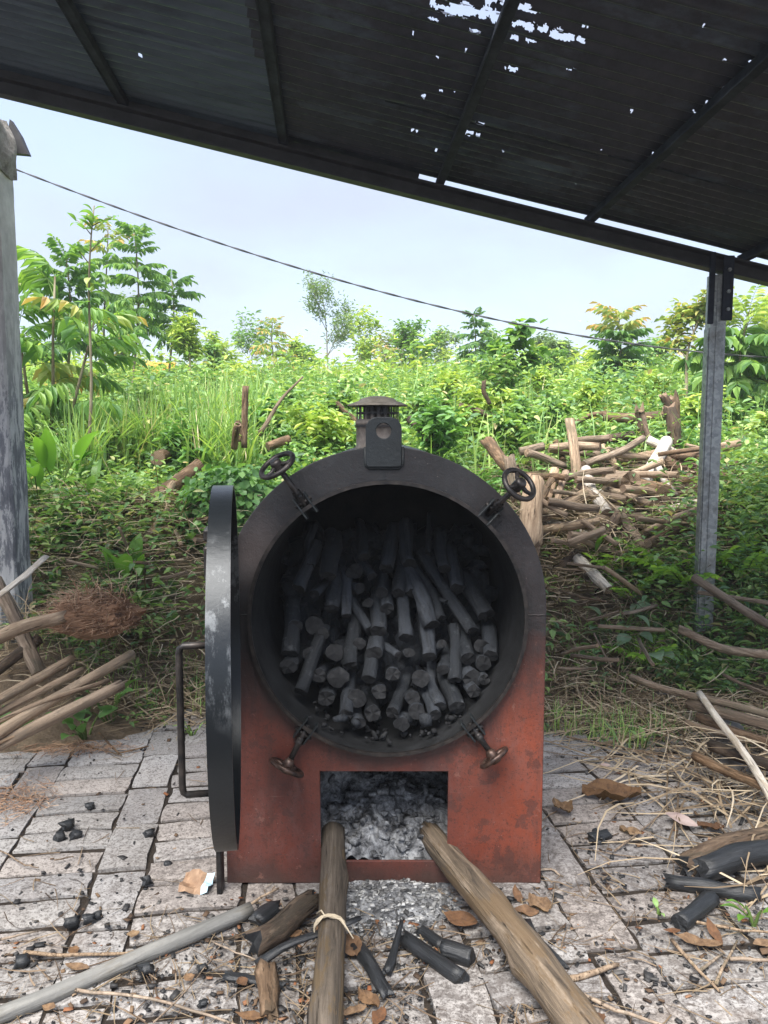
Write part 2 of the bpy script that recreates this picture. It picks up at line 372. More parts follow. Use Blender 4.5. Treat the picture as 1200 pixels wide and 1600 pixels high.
    c = k.mix(k.rng(k.math('ADD', z, k.math('MULTIPLY', k.noise(p, 2, 4), .6)), 1.9, 2.9), c, k.ramp(k.noise(p, 9, 7), [(.3, (.40,.385,.36)), (.7, (.66,.64,.60))]))
    k.col(c).bump(fl, .5, .012); M['plaster'] = k.m
    k = NM('rough_mortar', 0.95, 0, .1); p = k.pos()
    a = k.noise(p, 22, 8, .8); k.col(k.ramp(a, [(.3, (.17,.155,.135)), (.7, (.48,.45,.41))])).bump(a, 1, .02); M['mortar'] = k.m
    k = NM('cable_sheath', 0.6, 0, .3); k.col((.075,.075,.08)); M['cable'] = k.m
    # --- litter
    k = NM('dry_leaf', 0.8, 0, .2); p = k.obj()
    c = k.ramp(k.rnd(), [(0, (.13,.065,.035)), (.25, (.20,.115,.06)), (.5, (.27,.18,.11)), (.75, (.17,.08,.04)), (1, (.32,.22,.13))])
    c = k.mix(k.rng(k.noise(p, 45, 6, .7), .42, .66, 0, .75), c, (.075,.045,.03)); k.leafy(c, .2, .9); k.bump(k.noise(p, 70, 5, .7), .6, .006); M['dry_leaf'] = k.m
    k = NM('pale_pink_dry_leaf', 0.7, 0, .2); k.leafy(k.ramp(k.noise(k.obj(), 12, 5), [(.3, (.42,.30,.27)), (.7, (.62,.50,.46))]), .2, .9); M['pink_leaf'] = k.m
    k = NM('straw_litter', 0.85, 0, .15); k.leafy(k.ramp(k.island(), [(0, (.09,.06,.04)), (.35, (.19,.14,.09)), (.7, (.30,.23,.15)), (1, (.21,.16,.11))]), .2, .9); M['straw'] = k.m
    k = NM('brown_brush', 0.9, 0, .1); k.leafy(k.ramp(k.island(), [(0, (.14,.10,.065)), (.4, (.33,.25,.165)), (.8, (.52,.42,.29)), (1, (.64,.54,.40))]), .15, .9); M['brush'] = k.m
    k = NM('fine_dark_twigs', 0.9, 0, .1); k.col(k.ramp(k.island(), [(0, (.05,.034,.024)), (.5, (.12,.085,.058)), (1, (.22,.165,.115))])); M['fine_twig'] = k.m
    k = NM('leaf_crumbs', 0.85, 0, .15); k.leafy(k.ramp(k.island(), [(0, (.06,.042,.032)), (.4, (.13,.085,.055)), (.7, (.20,.135,.085)), (.9, (.26,.10,.045)), (1, (.28,.215,.15))]), .15, .9); M['crumb'] = k.m
    k = NM('charcoal_crumbs', 0.6, 0, .35); k.col(k.ramp(k.island(), [(0, (.012,.012,.013)), (.7, (.035,.034,.034)), (1, (.09,.085,.08))])); M['coal_crumb'] = k.m
    k = NM('coir_fibre', 0.95, 0, .1); k.col(k.ramp(k.island(), [(0, (.20,.11,.065)), (.5, (.36,.22,.14)), (1, (.52,.36,.24))])); M['fibre'] = k.m
    k = NM('brown_wrapper_paper', 0.7, 0, .3); k.col(k.ramp(k.noise(k.obj(), 25, 5), [(.35, (.24,.15,.095)), (.7, (.38,.25,.16))])); M['paper'] = k.m
    k = NM('pale_blue_wrapper', 0.5, 0, .3); k.col((.50,.68,.78)); M['paper_blue'] = k.m
    k = NM('raffia_twine', 0.8, 0, .2); k.col((.55,.46,.33)); M['twine'] = k.m
    k = NM('grey_field_stone', 0.9, 0, .2); p = k.pos(); k.col(k.ramp(k.noise(p, 14, 7, .7), [(.3, (.09,.085,.08)), (.7, (.27,.255,.235))])).bump(k.noise(p, 30, 7), .6, .01); M['stone'] = k.m
    k = NM('orange_tarpaulin', 0.6, 0, .3); k.col(k.ramp(k.noise(k.pos(), 1.2, 3), [(.4, (.80,.22,.03)), (.6, (.85,.38,.05))])); M['tarp'] = k.m
    # --- foliage
    M['leaf_weed'] = leafmat('weed_leaves', [(0, (0.108,0.200,0.105)), (.35, (0.182,0.329,0.121)), (.7, (0.285,0.442,0.143)), (.95, (0.396,0.522,0.182)), (1, (0.582,0.458,0.274))])
    M['leaf_vine'] = leafmat('heart_leaves', [(0, (0.078,0.171,0.065)), (.5, (0.124,0.270,0.081)), (1, (0.218,0.401,0.114))])
    M['leaf_lime'] = leafmat('lime_leaves', [(0, (0.230,0.361,0.110)), (.5, (0.359,0.490,0.121)), (1, (0.527,0.587,0.156))])
    M['leaf_dark'] = leafmat('dark_green_leaflets', [(0, (0.069,0.154,0.070)), (.5, (0.112,0.232,0.087)), (1, (0.200,0.341,0.102))], .35, .35)
    M['leaf_mid'] = leafmat('green_leaflets', [(0, (0.087,0.188,0.069)), (.5, (0.143,0.278,0.081)), (1, (0.255,0.401,0.095))], .38, .4)
    M['leaf_yellow'] = leafmat('yellow_green_leaves', [(0, (0.167,0.257,0.116)), (.5, (0.312,0.402,0.127)), (.9, (0.486,0.455,0.156)), (1, (0.602,0.322,0.156))])
    M['leaf_pale'] = leafmat('pale_feathery_leaves', [(0, (0.126,0.208,0.103)), (.6, (0.199,0.302,0.132)), (1, (0.285,0.383,0.155))])
    M['leaf_red'] = leafmat('reddish_young_leaves', [(0, (0.300,0.127,0.080)), (.5, (0.416,0.235,0.110)), (1, (0.329,0.302,0.110))])
    M['leaf_fern'] = leafmat('fern_pinnae', [(0, (0.198,0.401,0.075)), (1, (0.421,0.632,0.085))])
    M['leaf_grass'] = leafmat('grass_blades', [(0, (0.155,0.281,0.110)), (.5, (0.267,0.425,0.132)), (.9, (0.415,0.539,0.168)), (1, (0.656,0.522,0.379))])
    M['leaf_big'] = leafmat('big_glossy_leaves', [(0, (0.082,0.208,0.050)), (1, (0.199,0.383,0.058))], .4, .4, per='obj')
    M['leaf_ivory'] = leafmat('grey_green_heart_leaves', [(0, (0.199,0.329,0.200)), (1, (0.358,0.491,0.320))], .4, .35, per='obj')
    k = NM('slender_green_brown_stem', 0.8, 0, .2); p = k.pos(); k.col(k.ramp(k.noise(p, 6, 5), [(.35, (.12,.10,.06)), (.7, (.26,.23,.16))])); M['stem'] = k.m
    k = NM('green_stalk', 0.7, 0, .2); k.col((.10,.16,.04)); M['stalk'] = k.m
build_materials()
# ------------------------------------------------------------------ the lie of the land
BX = [-50, 4.10, 4.4, 4.7, 5.0, 5.4, 6.0, 6.5, 7.2, 9, 12, 18, 26, 40, 70, 140, 400, 2500]
BZ = [0, 0, .12, .33, .58, .83, 1.05, 1.16, 1.30, 1.62, 2.08, 2.72, 3.25, 3.8, 4.2, 3.5, 0, -8]
def hz(x, y):
    yy = y + .30*min(1, max(0, (x-1.65)/.4))*(1 if y > 4.0 else 0)*max(0, min(1, (7-y)/2)) ; z = interp(yy, BX, BZ)
    z += .40*math.exp(-((x+1.95)/.50)**2 - ((y-4.1)/.36)**2)
    if y > 4.3:
        a = min(1, (y-4.3)/1.5)
        z += a*(.10*n3(x*.55, y*.55, 3.1) + .07*n3(x*1.7, y*1.7, 7.7))
        if y > 12: z += min(1, (y-12)/10)*.35*n3(x*.08, y*.08, 1.2)
    return z
def make_ground():
    ys = list(np.arange(-6, 3.0, 1.0)) + list(np.arange(3.0, 13, .16)) + list(np.arange(13, 40, .8)) + [45, 52, 62, 75, 95, 120]
    us = np.linspace(-1, 1, 121)
    v = []; f = []
    for y in ys:
        half = max(9.0, 1.1*y + 4)
        for u in us: 
            x = u*half; v.append((x, y, hz(x, y) - .03))
    n = len(us)
    for j in range(len(ys)-1):
        for i in range(n-1): f.append((j*n+i, j*n+i+1, (j+1)*n+i+1, (j+1)*n+i))
    o = link('ground', mesh('ground', v, f, M['earth'], True)); tag(o, kind='structure')
make_ground()

# ------------------------------------------------------------------ paved yard of rough concrete blocks
AX = Vector((-.1445, 1, 0)).normalized(); BXV = Vector((AX.y, -AX.x, 0))     # along / across the block courses
PAVE_EDGE = lambda x: 4.12 + .10*math.sin(x*2.1) + .06*n3(x*3, 1.0)
def make_pavement():
    bed = MB(); nx, ny = 60, 60
    v = []; f = []
    for j in range(ny+1):
        for i in range(nx+1):
            x = lerp(-7, 7, i/nx); y = lerp(-9, 4.3, j/ny); v.append((x, y, -.011 + .004*n3(x*5, y*5)))
    for j in range(ny):
        for i in range(nx): a = j*(nx+1)+i; f.append((a, a+1, a+nx+2, a+nx+1))
    bed = link('pavement', mesh('pavement', v, f, M['soil'], True)); tag(bed, kind='structure')
    # three alike block meshes, each with worn rounded edges and a lumpy top
    protos = {}
    for kind, (L, Wd) in (('cross', (.323, .129)), ('long', (.152, .305))):
        for q in range(4):
            bm = bmesh.new(); bmesh.ops.create_cube(bm, size=1.0)
            for w in bm.verts:
                w.co = Vector((w.co.x*L + U(-.006, .006), w.co.y*Wd + U(-.006, .006), w.co.z*.07))
            bmesh.ops.subdivide_edges(bm, edges=[e for e in bm.edges if abs(e.verts[0].co.z-e.verts[1].co.z) < .01], cuts=3, use_grid_fill=True)
            for w in bm.verts:
                ex = abs(w.co.x)/(L/2); ey = abs(w.co.y)/(Wd/2); e = max(ex, ey)
                if w.co.z > 0:
                    w.co.z += U(-.0012, .0012) - (.0035 if e > .93 else 0) - (.003 if min(ex, ey) > .9 else 0)
                if e > .93: w.co.x += U(-.005, .005); w.co.y += U(-.005, .005)
            me = bpy.data.meshes.new('paver'); bm.to_mesh(me); bm.free(); me.materials.append(M['block'])
            protos[kind, q] = me
    # column joint seen at photo pixel (127, 1421)
    o0 = gnd(127, 1421); b0 = o0.dot(BXV); a0 = o0.dot(AX)
    rot0 = math.atan2(BXV.y, BXV.x); P = .336 + .168; cnt = 0
    for c in range(-7, 9):
        for kind in ('cross', 'long'):
            if kind == 'cross': bc = b0 + c*P - .168; step = .150; off = .075
            else: bc = b0 + c*P + .084; step = .326; off = .08
            off += R.Random(c*7+3).uniform(0, step) if False else (math.sin(c*12.9+ (1 if kind == 'long' else 0))*.5+.5)*step
            k0 = -40
            for k in range(k0, 60):
                ac = a0 + off + k*step
                p = BXV*bc + AX*ac
                if p.y < .75 or p.y > PAVE_EDGE(p.x): continue
                lim = .60*p.y + .55
                if abs(p.x) > lim or p.x > 2.3: continue
                cnt += 1
                z = -.034 + .007*n3(p.x*1.3, p.y*1.3, 5) + U(-.006, .006)
                r = link('paver', protos[kind, R.randrange(4)], bed, (p.x + U(-.007, .007), p.y + U(-.004, .004), z),
                         (U(-.012, .012), U(-.012, .012), rot0 + U(-.022, .022) + (math.pi if R.random() < .5 else 0)))
                bevel(r, .0045, 2, 50) if False else None
    print('pavers', cnt)
make_pavement()

# ------------------------------------------------------------------ open shed: post, sloping beam, purlins, corrugated sheets
DV = Vector((-.070, 1, -.030)).normalized()           # purlins run away from the viewer
pR = at(1125, 424, 4.55); pL = at(15, 148, 4.28)
SV = (pR - pL).normalized()                           # down the slope, to the right
SV = (SV - DV*SV.dot(DV)).normalized()
UPV = SV.cross(DV).normalized(); 
if UPV.z < 0: UPV = -UPV
def roofpt(s, v, h=0): return pR + SV*s + DV*v + UPV*h
def make_shed():
    sh = thing('shed', 'open shed with rusted, holed corrugated iron roof on a galvanised steel post', 'shed', (pR.x, pR.y, 0))
    sh_inv = Matrix.Translation(Vector((-pR.x, -pR.y, 0)))
    def child(o): o.matrix_parent_inverse = sh_inv; return o
    MM = Matrix((SV, DV, UPV)).transposed()
    # beam along the far edge (a channel: web and two flanges)
    b = MB(); L0, L1 = -6.4, .62
    b.box(roofpt((L0+L1)/2, .045, .048), (L1-L0, .012, .100), MM); b.box(roofpt((L0+L1)/2, .010, .086), (L1-L0, .056, .012), MM)
    b.box(roofpt((L0+L1)/2, .010, .004), (L1-L0, .056, .012), MM)
    child(b.build('beam', M['beam'], sh))
    # purlins
    for px, py in ((200, 175), (445, 240), (683, 298), (915, 352), (1150, 412), (None, -5.35), (None, -6.3)):
        if px is None: s = py
        else:
            d = ray(px, py); c = Vector((0,0,CAM_H)); t = (pR + UPV*.107 - c).dot(UPV)/d.dot(UPV); s = (c + d*t - pR).dot(SV)
        p = MB(); p.box(roofpt(s, -1.44, .118), (.046, 3.04, .036), MM); p.box(roofpt(s-.020, -1.44, .114), (.006, 3.042, .050), MM)
        child(bevel(p.build('purlin', M['channel'], sh), .004, 1))
    # corrugated sheets
    per = .076; hole_spots = []
    for (hx, hy, rx, ry) in ((760,22,95,14),(850,45,75,10),(700,16,38,9),(745,50,18,5),(880,58,45,6),(820,62,26,5),(677,30,14,4),(790,4,80,8),
                             (800,107,12,4),(770,101,8,3),(873,102,5,4),(895,108,9,3),(731,206,9,6),(752,192,9,3),(749,209,6,3),(690,142,4,3),(711,144,4,2),
                             (921,87,4,3),(1020,242,7,6),(1112,157,8,3),(1108,163,5,3),(1152,115,9,4),(1174,97,6,3),(1131,137,4,3),(1132,93,3,2),(1099,40,4,4),
                             (645,204,4,2),(652,206,3,3),(683,88,3,3),(645,52,2,3),(940,235,3,2),(987,173,5,2),(988,172,3,3),(1035,114,3,2),(787,234,3,3),(900,285,3,2),
                             (682,234,3,2),(662,150,3,4),(860,75,12,3),(1085,175,3,4),(1083,185,2,3),(1052,295,2,2),(218,86,2,2),(243,171,2,1),(728,79,3,3),(913,42,10,3)):
        hole_spots.append((hx, hy, rx, ry))
    cols = [(-6.2, -4.50), (-4.58, -2.57), (-2.65, -.75), (-.83, .66)]
    rows = [(.06, -.74), (-.66, -1.46), (-1.38, -2.18), (-2.10, -2.95)]
    for ci, (s0, s1) in enumerate(cols):
        for ri, (v0, v1) in enumerate(rows):
            big = ci == 2 and ri in (1, 2, 3); nv = int(round((v0-v1)/per*(13 if big else 8)))
            vs = [v0 + (v1-v0)*i/nv for i in range(nv+1)]
            fine = ci >= 1
            ns = int((s1-s0)/((.0058 if big else .011) if fine else .25)) if ci >= 2 else int((s1-s0)/(.02 if fine else .3))
            if ci < 2 and not (ci == 1): ns = 8
            lift = .150 + ci*.002 + (ri % 2)*.005
            V = []; F = []
            ph = U(0, 6)
            for i, vv in enumerate(vs):
                for j in range(ns+1):
                    ss = s0 + (s1-s0)*j/ns; vv = vs[i]
                    if fine and 0 < j < ns and 0 < i < nv: ss += U(-.42, .42)*(s1-s0)/ns; vv += U(-.42, .42)*(v1-v0)/nv
                    warp = .006*n3(ss*1.3, vv*2.0, ph) + (.012*max(0, n3(ss*4, vv*3, 9)) if abs(vv-v1) < .05 else 0)
                    V.append(roofpt(ss, vv, lift + .0135*math.cos(2*math.pi*vv/per) + warp))
            n = ns+1
            for i in range(nv):
                for j in range(ns):
                    q = (i*n+j, i*n+j+1, (i+1)*n+j+1, (i+1)*n+j)
                    if fine:
                        c = (V[q[0]] + V[q[2]])/2
                        cx, cy = proj(c); gone = False
                        for (hx, hy, rx, ry) in hole_spots:
                            if abs(cx-hx) < rx*1.9 and abs(cy-hy-.24*(cx-hx)) < ry*2.2:
                                e = ((cx-hx)/rx)**2 + ((cy-hy-.24*(cx-hx))/ry)**2
                                if e + 1.5*n3(c.x*26, c.y*26, 2) + .3*n3(c.x*60, c.y*60, 4) < .5: gone = True; break
                        if gone: continue
                    F.append(q)
            child(link('roof_sheet', mesh('roof_sheet', V, F, M['tin_grey'] if ci < 2 else M['tin_rust'], True), sh))
    # thin pale lap strip that shows between two sheets
    for (s0, s1) in ((-2.05, -1.02), (-.98, .35)):
        st = MB(); st.box(roofpt((s0+s1)/2, -.70 if s0 < -1.5 else -.72, .143), (s1-s0, .008, .004), MM); child(st.build('lap_strip', M['channel'], sh))
    # post: two facing channels with bolted plates at the head
    ph = pR.z
    base = Vector((pR.x - .005, pR.y + .02, 0)); zg = hz(base.x, base.y) - .25; top = ph - .02
    p = MB(); w = .092
    p.box((base.x, base.y, (zg+top)/2), (w, .075, top-zg)); p.box((base.x-w/2-.004, base.y, (zg+top-.3)/2), (.008, .060, top-zg-.3))
    p.box((base.x+.012, base.y-.040, (zg+top)/2), (.050, .006, top-zg-.002))
    child(bevel(p.build('post', M['galv'], sh), .005, 2))
    for sx in (-.052, .040):
        q = MB(); q.box((base.x+sx, base.y-.052, ph - .10), (.058 if sx > 0 else .030, .022, .40 if sx < 0 else .36)); child(bevel(q.build('head_plate', M['channel'], sh), .003, 1))
    for dz in (-.22, -.12, 0):
        q = MB(); q.lathe([(0.0005, .012), (.011, .012), (.011, 0)], 6, (base.x+.04, base.y-.062, ph+dz), Quaternion((1,0,0), math.pi/2)); child(q.build('bolt', M['galv'], sh))
    q = MB(); q.box(roofpt(-4.0, .03, .116), (4.4, .012, .040), MM); child(q.build('edge_trim', M['beam'], sh))
    
    return sh
make_shed()

# ------------------------------------------------------------------ plastered wall end at the left
def make_wall():
    e = at(50, 880, 4.66); xr = e.x
    w = thing('concrete_wall', 'grey concrete wall end with flaking white plaster, at left edge of yard', 'wall', (xr-.8, 4.5, 0))
    inv = Matrix.Translation(Vector((-(xr-.8), -4.5, 0)))
    top = at(18, 262, 4.45).z; zt = at(18, 165, 4.45).z
    # shaft with slightly wavy arris
    v = []; f = []; nz = 60; prof = [(-1.6, 0), (-.8, 0), (-.4, 0), (-.2, 0), (-.012, 0), (0, .012), (0, .10), (-.012, .22), (-1.6, .22)]
    for k in range(nz+1):
        z = -.1 + (top+.1)*k/nz
        for i, (a, b_) in enumerate(prof):
            j = .006*n3(z*3, i*2.0) + .003*n3(z*14, i*3.0)
            v.append((xr + a + j, 4.45 + b_ - .004*n3(z*5, i*1.3), z))
    n = len(prof)
    for k in range(nz):
        for i in range(n): f.append((k*n+i, k*n+(i+1) % n, (k+1)*n+(i+1) % n, (k+1)*n+i))
    f.append(tuple(nz*n+i for i in range(n)))
    o = link('shaft', mesh('shaft', v, f, M['plaster']), w); o.matrix_parent_inverse = inv
    # crumbling mortar head under the roof
    bm = bmesh.new(); bmesh.ops.create_cube(bm, size=1)
    bmesh.ops.subdivide_edges(bm, edges=bm.edges, cuts=9, use_grid_fill=True)
    for q in bm.verts:
        q.co = Vector((q.co.x*1.58 + xr - .80, q.co.y*.20 + 4.56, q.co.z*(zt-top) + (zt+top)/2))
        t = (q.co.z-top)/(zt-top)
        if q.co.x > xr - .1: q.co.x += .030 - .05*max(0, t-.75)*4 + .03*n3(q.co.y*9, q.co.z*7, 1)
        q.co.y += .02*n3(q.co.x*8, q.co.z*8, 4); q.co.z += .02*n3(q.co.x*6, q.co.y*6, 8)
    me = bpy.data.meshes.new('mortar_head'); bm.to_mesh(me); bm.free(); me.materials.append(M['mortar'])
    o = link('mortar_head', me, w); o.matrix_parent_inverse = inv
    # scrap of bent roofing sheet sticking out behind the wall
    a, b_, c = at(15, 186, 4.72), at(43, 241, 4.72), at(8, 238, 4.72)
    s = MB()
    pts = [(a, c), (lerp(a, b_, .5) + Vector((.006, 0, .010)), lerp(c, b_, .5)), (b_ + Vector((0, 0, .004)), b_)]
    V = []
    for dy in (0, .05):
        for (u, l) in pts: V += [u + Vector((0, dy, .05*dy)), l + Vector((0, dy, .05*dy))]
    s.add(V, [(0,2,3,1), (2,4,5,3), (6,7,9,8), (8,9,11,10), (0,6,8,2), (2,8,10,4), (1,3,9,7), (3,5,11,9), (4,10,11,5), (0,1,7,6)])
    o = s.build('roofing_scrap', M['beam'], w); o.matrix_parent_inverse = inv
make_wall()

# ------------------------------------------------------------------ overhead cable: two cores twisted together
def make_cable():
    A, Bp = at(-60, 232, 9.0), at(1260, 574, 9.4)
    for_pts = []
    px = [(-60, 236), (28, 265), (190, 326), (380, 397), (600, 463), (800, 512), (1000, 541), (1200, 560), (1290, 568)]
    n = 260
    P = [at(a, b_, 9.0 + .0003*a) for a, b_ in px]
    xs = [p.x for p in P]; zs = [p.z for p in P]
    zc = np.polyfit(xs, zs, 3)
    m = MB()
    for ph in (0, math.pi):
        pts = []
        for i in range(n+1):
            x = lerp(xs[0]-6, xs[-1]+6, i/n); t = i*.95 + ph
            pts.append((x, 9.0 + .02*x + .0062*math.cos(t), float(np.polyval(zc, min(max(x, xs[0]), xs[-1]))) + (.30*(xs[0]-x) if x < xs[0] else 0) - (.02*(x-xs[-1]) if x > xs[-1] else 0) + .0062*math.sin(t)))
        m.tube(pts,   .0065, 5, caps=False)
    tag(m.build('power_cable', M['cable'], None, True), 'dark twisted overhead cable sagging across the pale sky', 'cable')
make_cable()
# ------------------------------------------------------------------ charcoal kiln
KY = 2.47                                   # front plate
KR, KZ = .527, .936                         # outer arch
DX, DZ, DR = .012, .906, .440               # chamber mouth
KD = 1.25                                   # depth
kiln = thing('charcoal_kiln', 'arched rust-red and black steel charcoal kiln with open round chamber', 'kiln', (0, KY, 0))
KINV = Matrix.Translation(Vector((0, -KY, 0)))
def kch(o, p=None): 
    o.matrix_parent_inverse = KINV; return o
def arch(r=KR, n=48):
    pts = [(-r, 0.0), (r, 0.0)]
    for i in range(n+1):
        a = math.pi*i/n; pts.append((r*math.cos(a), KZ + r*math.sin(a)))
    return pts
def plate_curve(outer, holes, thick):       # flat plate with holes, local XY, filled
    cu = bpy.data.curves.new('plate', 'CURVE'); cu.dimensions = '2D'; cu.fill_mode = 'BOTH'; cu.extrude = thick/2; cu.bevel_depth = .0025; cu.bevel_resolution = 1; cu.offset = -.0025
    for loop in [outer] + holes:
        sp = cu.splines.new('POLY'); sp.points.add(len(loop)-1); sp.use_cyclic_u = True
        for q, (x, y) in zip(sp.points, loop): q.co = (x, y, 0, 1)
    o = bpy.data.objects.new('tmp', cu); COL.objects.link(o)
    dg = bpy.context.evaluated_depsgraph_get(); dg.update()
    me = bpy.data.meshes.new_from_object(o.evaluated_get(dg)); bpy.data.objects.remove(o); bpy.data.curves.remove(cu); return me
circ = lambda cx, cz, r, n=72: [(cx + r*math.cos(2*math.pi*i/n), cz + r*math.sin(2*math.pi*i/n)) for i in range(n)]
FX, FZ0, FZ1 = .212, .078, .390             # fire opening
me = plate_curve(arch(), [circ(DX, DZ, DR+.004), [(-FX, FZ0), (FX, FZ0), (FX, FZ1), (-FX, FZ1)]], .006)
me.transform(Matrix.Translation((0, KY, 0)) @ Matrix.Rotation(math.pi/2, 4, 'X'))
me.materials.clear(); me.materials.append(M['kiln_front'])
kch(link('front_plate', me, kiln))
# raised seam where the black arch plate meets the red lower plate
for x0, x1 in ((-KR+.002, DX-DR-.006), (DX+DR+.006, KR-.002)):
    m = MB(); m.tube([(lerp(x0, x1, i/8), KY-.0052, .918+.0012*math.sin(i*2.1)) for i in range(9)], .0028, 6); kch(m.build('weld_seam', M['kiln_front'], kiln, True))
# outer shell
v = []; f = []; pts = arch(KR-.004, 40)
for y in (KY+.004, KY+.4, KY+.8, KY+KD):
    for (x, z) in pts: v.append((x, y, z))
n = len(pts)
for j in range(3):
    for i in range(n): f.append((j*n+i, j*n+(i+1) % n, (j+1)*n+(i+1) % n, (j+1)*n+i))
f.append(tuple(3*n+i for i in range(n)))
o = kch(link('shell', mesh('shell', v, f, M['kiln_front'], True), kiln)); o.data.set_sharp_from_angle(angle=.6)
# chamber drum with its projecting lip
m = MB(); Q = Quaternion((1,0,0), math.pi/2)     # local Z -> -Y
m.lathe([(DR, .034), (DR, -KD+.06), (0.001, -KD+.06)], 72, (DX, KY, DZ), Q)
m.lathe([(DR+.008, -.004), (DR+.008, .034)], 72, (DX, KY, DZ), Q)
kch(m.build('chamber_drum', M['soot'], kiln, True))
m = MB(); m.lathe([(DR-.001, .030), (DR-.001, .040), (DR+.011, .040), (DR+.011, .026)], 72, (DX, KY, DZ), Q)
o = kch(m.build('mouth_lip', M['iron'], kiln, True)); o.data.set_sharp_from_angle(angle=.6)
# firebox behind the square opening
m = MB(); x0, x1, y0, y1, z0, z1 = -FX-.10, FX+.10, KY+.008, KY+1.05, .03, .43
m.add([(x0,y0,z0),(x1,y0,z0),(x1,y1,z0),(x0,y1,z0),(x0,y0,z1),(x1,y0,z1),(x1,y1,z1),(x0,y1,z1)], [(0,1,2,3),(4,7,6,5),(0,3,7,4),(1,5,6,2),(2,6,7,3)])
kch(m.build('firebox', M['soot'], kiln))
m = MB()
for a, b_ in (((-FX, FZ0), (FX, FZ0)), ((FX, FZ0), (FX, FZ1)), ((FX, FZ1), (-FX, FZ1)), ((-FX, FZ1), (-FX, FZ0))):
    pass
# lifting lug on the crown
def lug_outline():
    w, z0, z1 = .057, 1.398, 1.556; r = .038; o = []
    for (cx, cz, a0, rr) in ((w-.012, z0+.012, -90, .012), (w-r, z1-r, 0, r), (-w+r, z1-r, 90, r), (-w+.012, z0+.012, 180, .012)):
        for i in range(8): a = math.radians(a0 + 90*i/7); o.append((cx + rr*math.cos(a), cz + rr*math.sin(a)))
    return o
me = plate_curve(lug_outline(), [circ(0.0, 1.512, .024, 24)], .010)
me.transform(Matrix.Translation((-.001, KY-.012, 0)) @ Matrix.Rotation(math.pi/2, 4, 'X')); me.materials.clear(); me.materials.append(M['kiln_black'])
lug = kch(link('lifting_lug', me, kiln))
m = MB(); w = .060
m.tube([(-w, KY-.008, 1.462), (-w, KY-.008, 1.404), (-w+.012, KY-.008, 1.394), (w-.012, KY-.008, 1.394), (w, KY-.008, 1.404), (w, KY-.008, 1.462)], .0045, 6)
kch(m.build('weld_bead', M['kiln_black'], kiln, True))
m = MB(); m.box((0, KY-.006, 1.372), (.004, .006, .03)); kch(m.build('weld_mark', M['kiln_black'], kiln))
# chimney and cap
cy = KY + .36; cx = at(590, 660, cy).x; zr = KZ + KR - .012
m = MB(); rch = .078
m.lathe([(rch+.004, zr-.01), (rch+.004, zr+.006), (rch, zr+.008), (rch, 1.535), (rch+.003, 1.538), (rch+.003, 1.546), (rch, 1.549), (rch, 1.556)], 40, (cx, cy, 0))
# slotted collar: uprights between the vent slots in two bands
nb = 20
for (za, zb) in ((1.556, 1.575), (1.581, 1.602)):
    for i in range(nb):
        a0 = 2*math.pi*i/nb; a1 = a0 + 2*math.pi/nb*.42
        vv = []
        for z in (za, zb):
            for a in (a0, a1): vv.append((cx + rch*math.cos(a), cy + rch*math.sin(a), z))
        m.add(vv, [(0,1,3,2)])
m.lathe([(rch, 1.575), (rch, 1.581)], 40, (cx, cy, 0)); m.lathe([(rch, 1.602), (rch, 1.612)], 40, (cx, cy, 0))
m.lathe([(rch*.55, zr), (rch*.55, 1.61)], 20, (cx, cy, 0))
ch = kch(m.build('chimney', M['chimney'], kiln, True))
m = MB()
m.lathe([(.0005, 1.640), (.030, 1.638), (.060, 1.630), (.066, 1.626), (.068, 1.622), (.098, 1.612), (.110, 1.606), (.109, 1.603), (.07, 1.607), (.0005, 1.615)], 40, (cx, cy, 0))
kch(m.build('chimney_cap', M['chimney_cap'], kiln, True))
# band clip round the chimney
m = MB(); m.lathe([(rch+.0045, 1.527), (rch+.0045, 1.536)], 40, (cx, cy, 0)); m.box((cx-.03, cy-rch-.012, 1.531), (.02, .02, .012)); kch(m.build('band_clip', M['iron'], kiln))

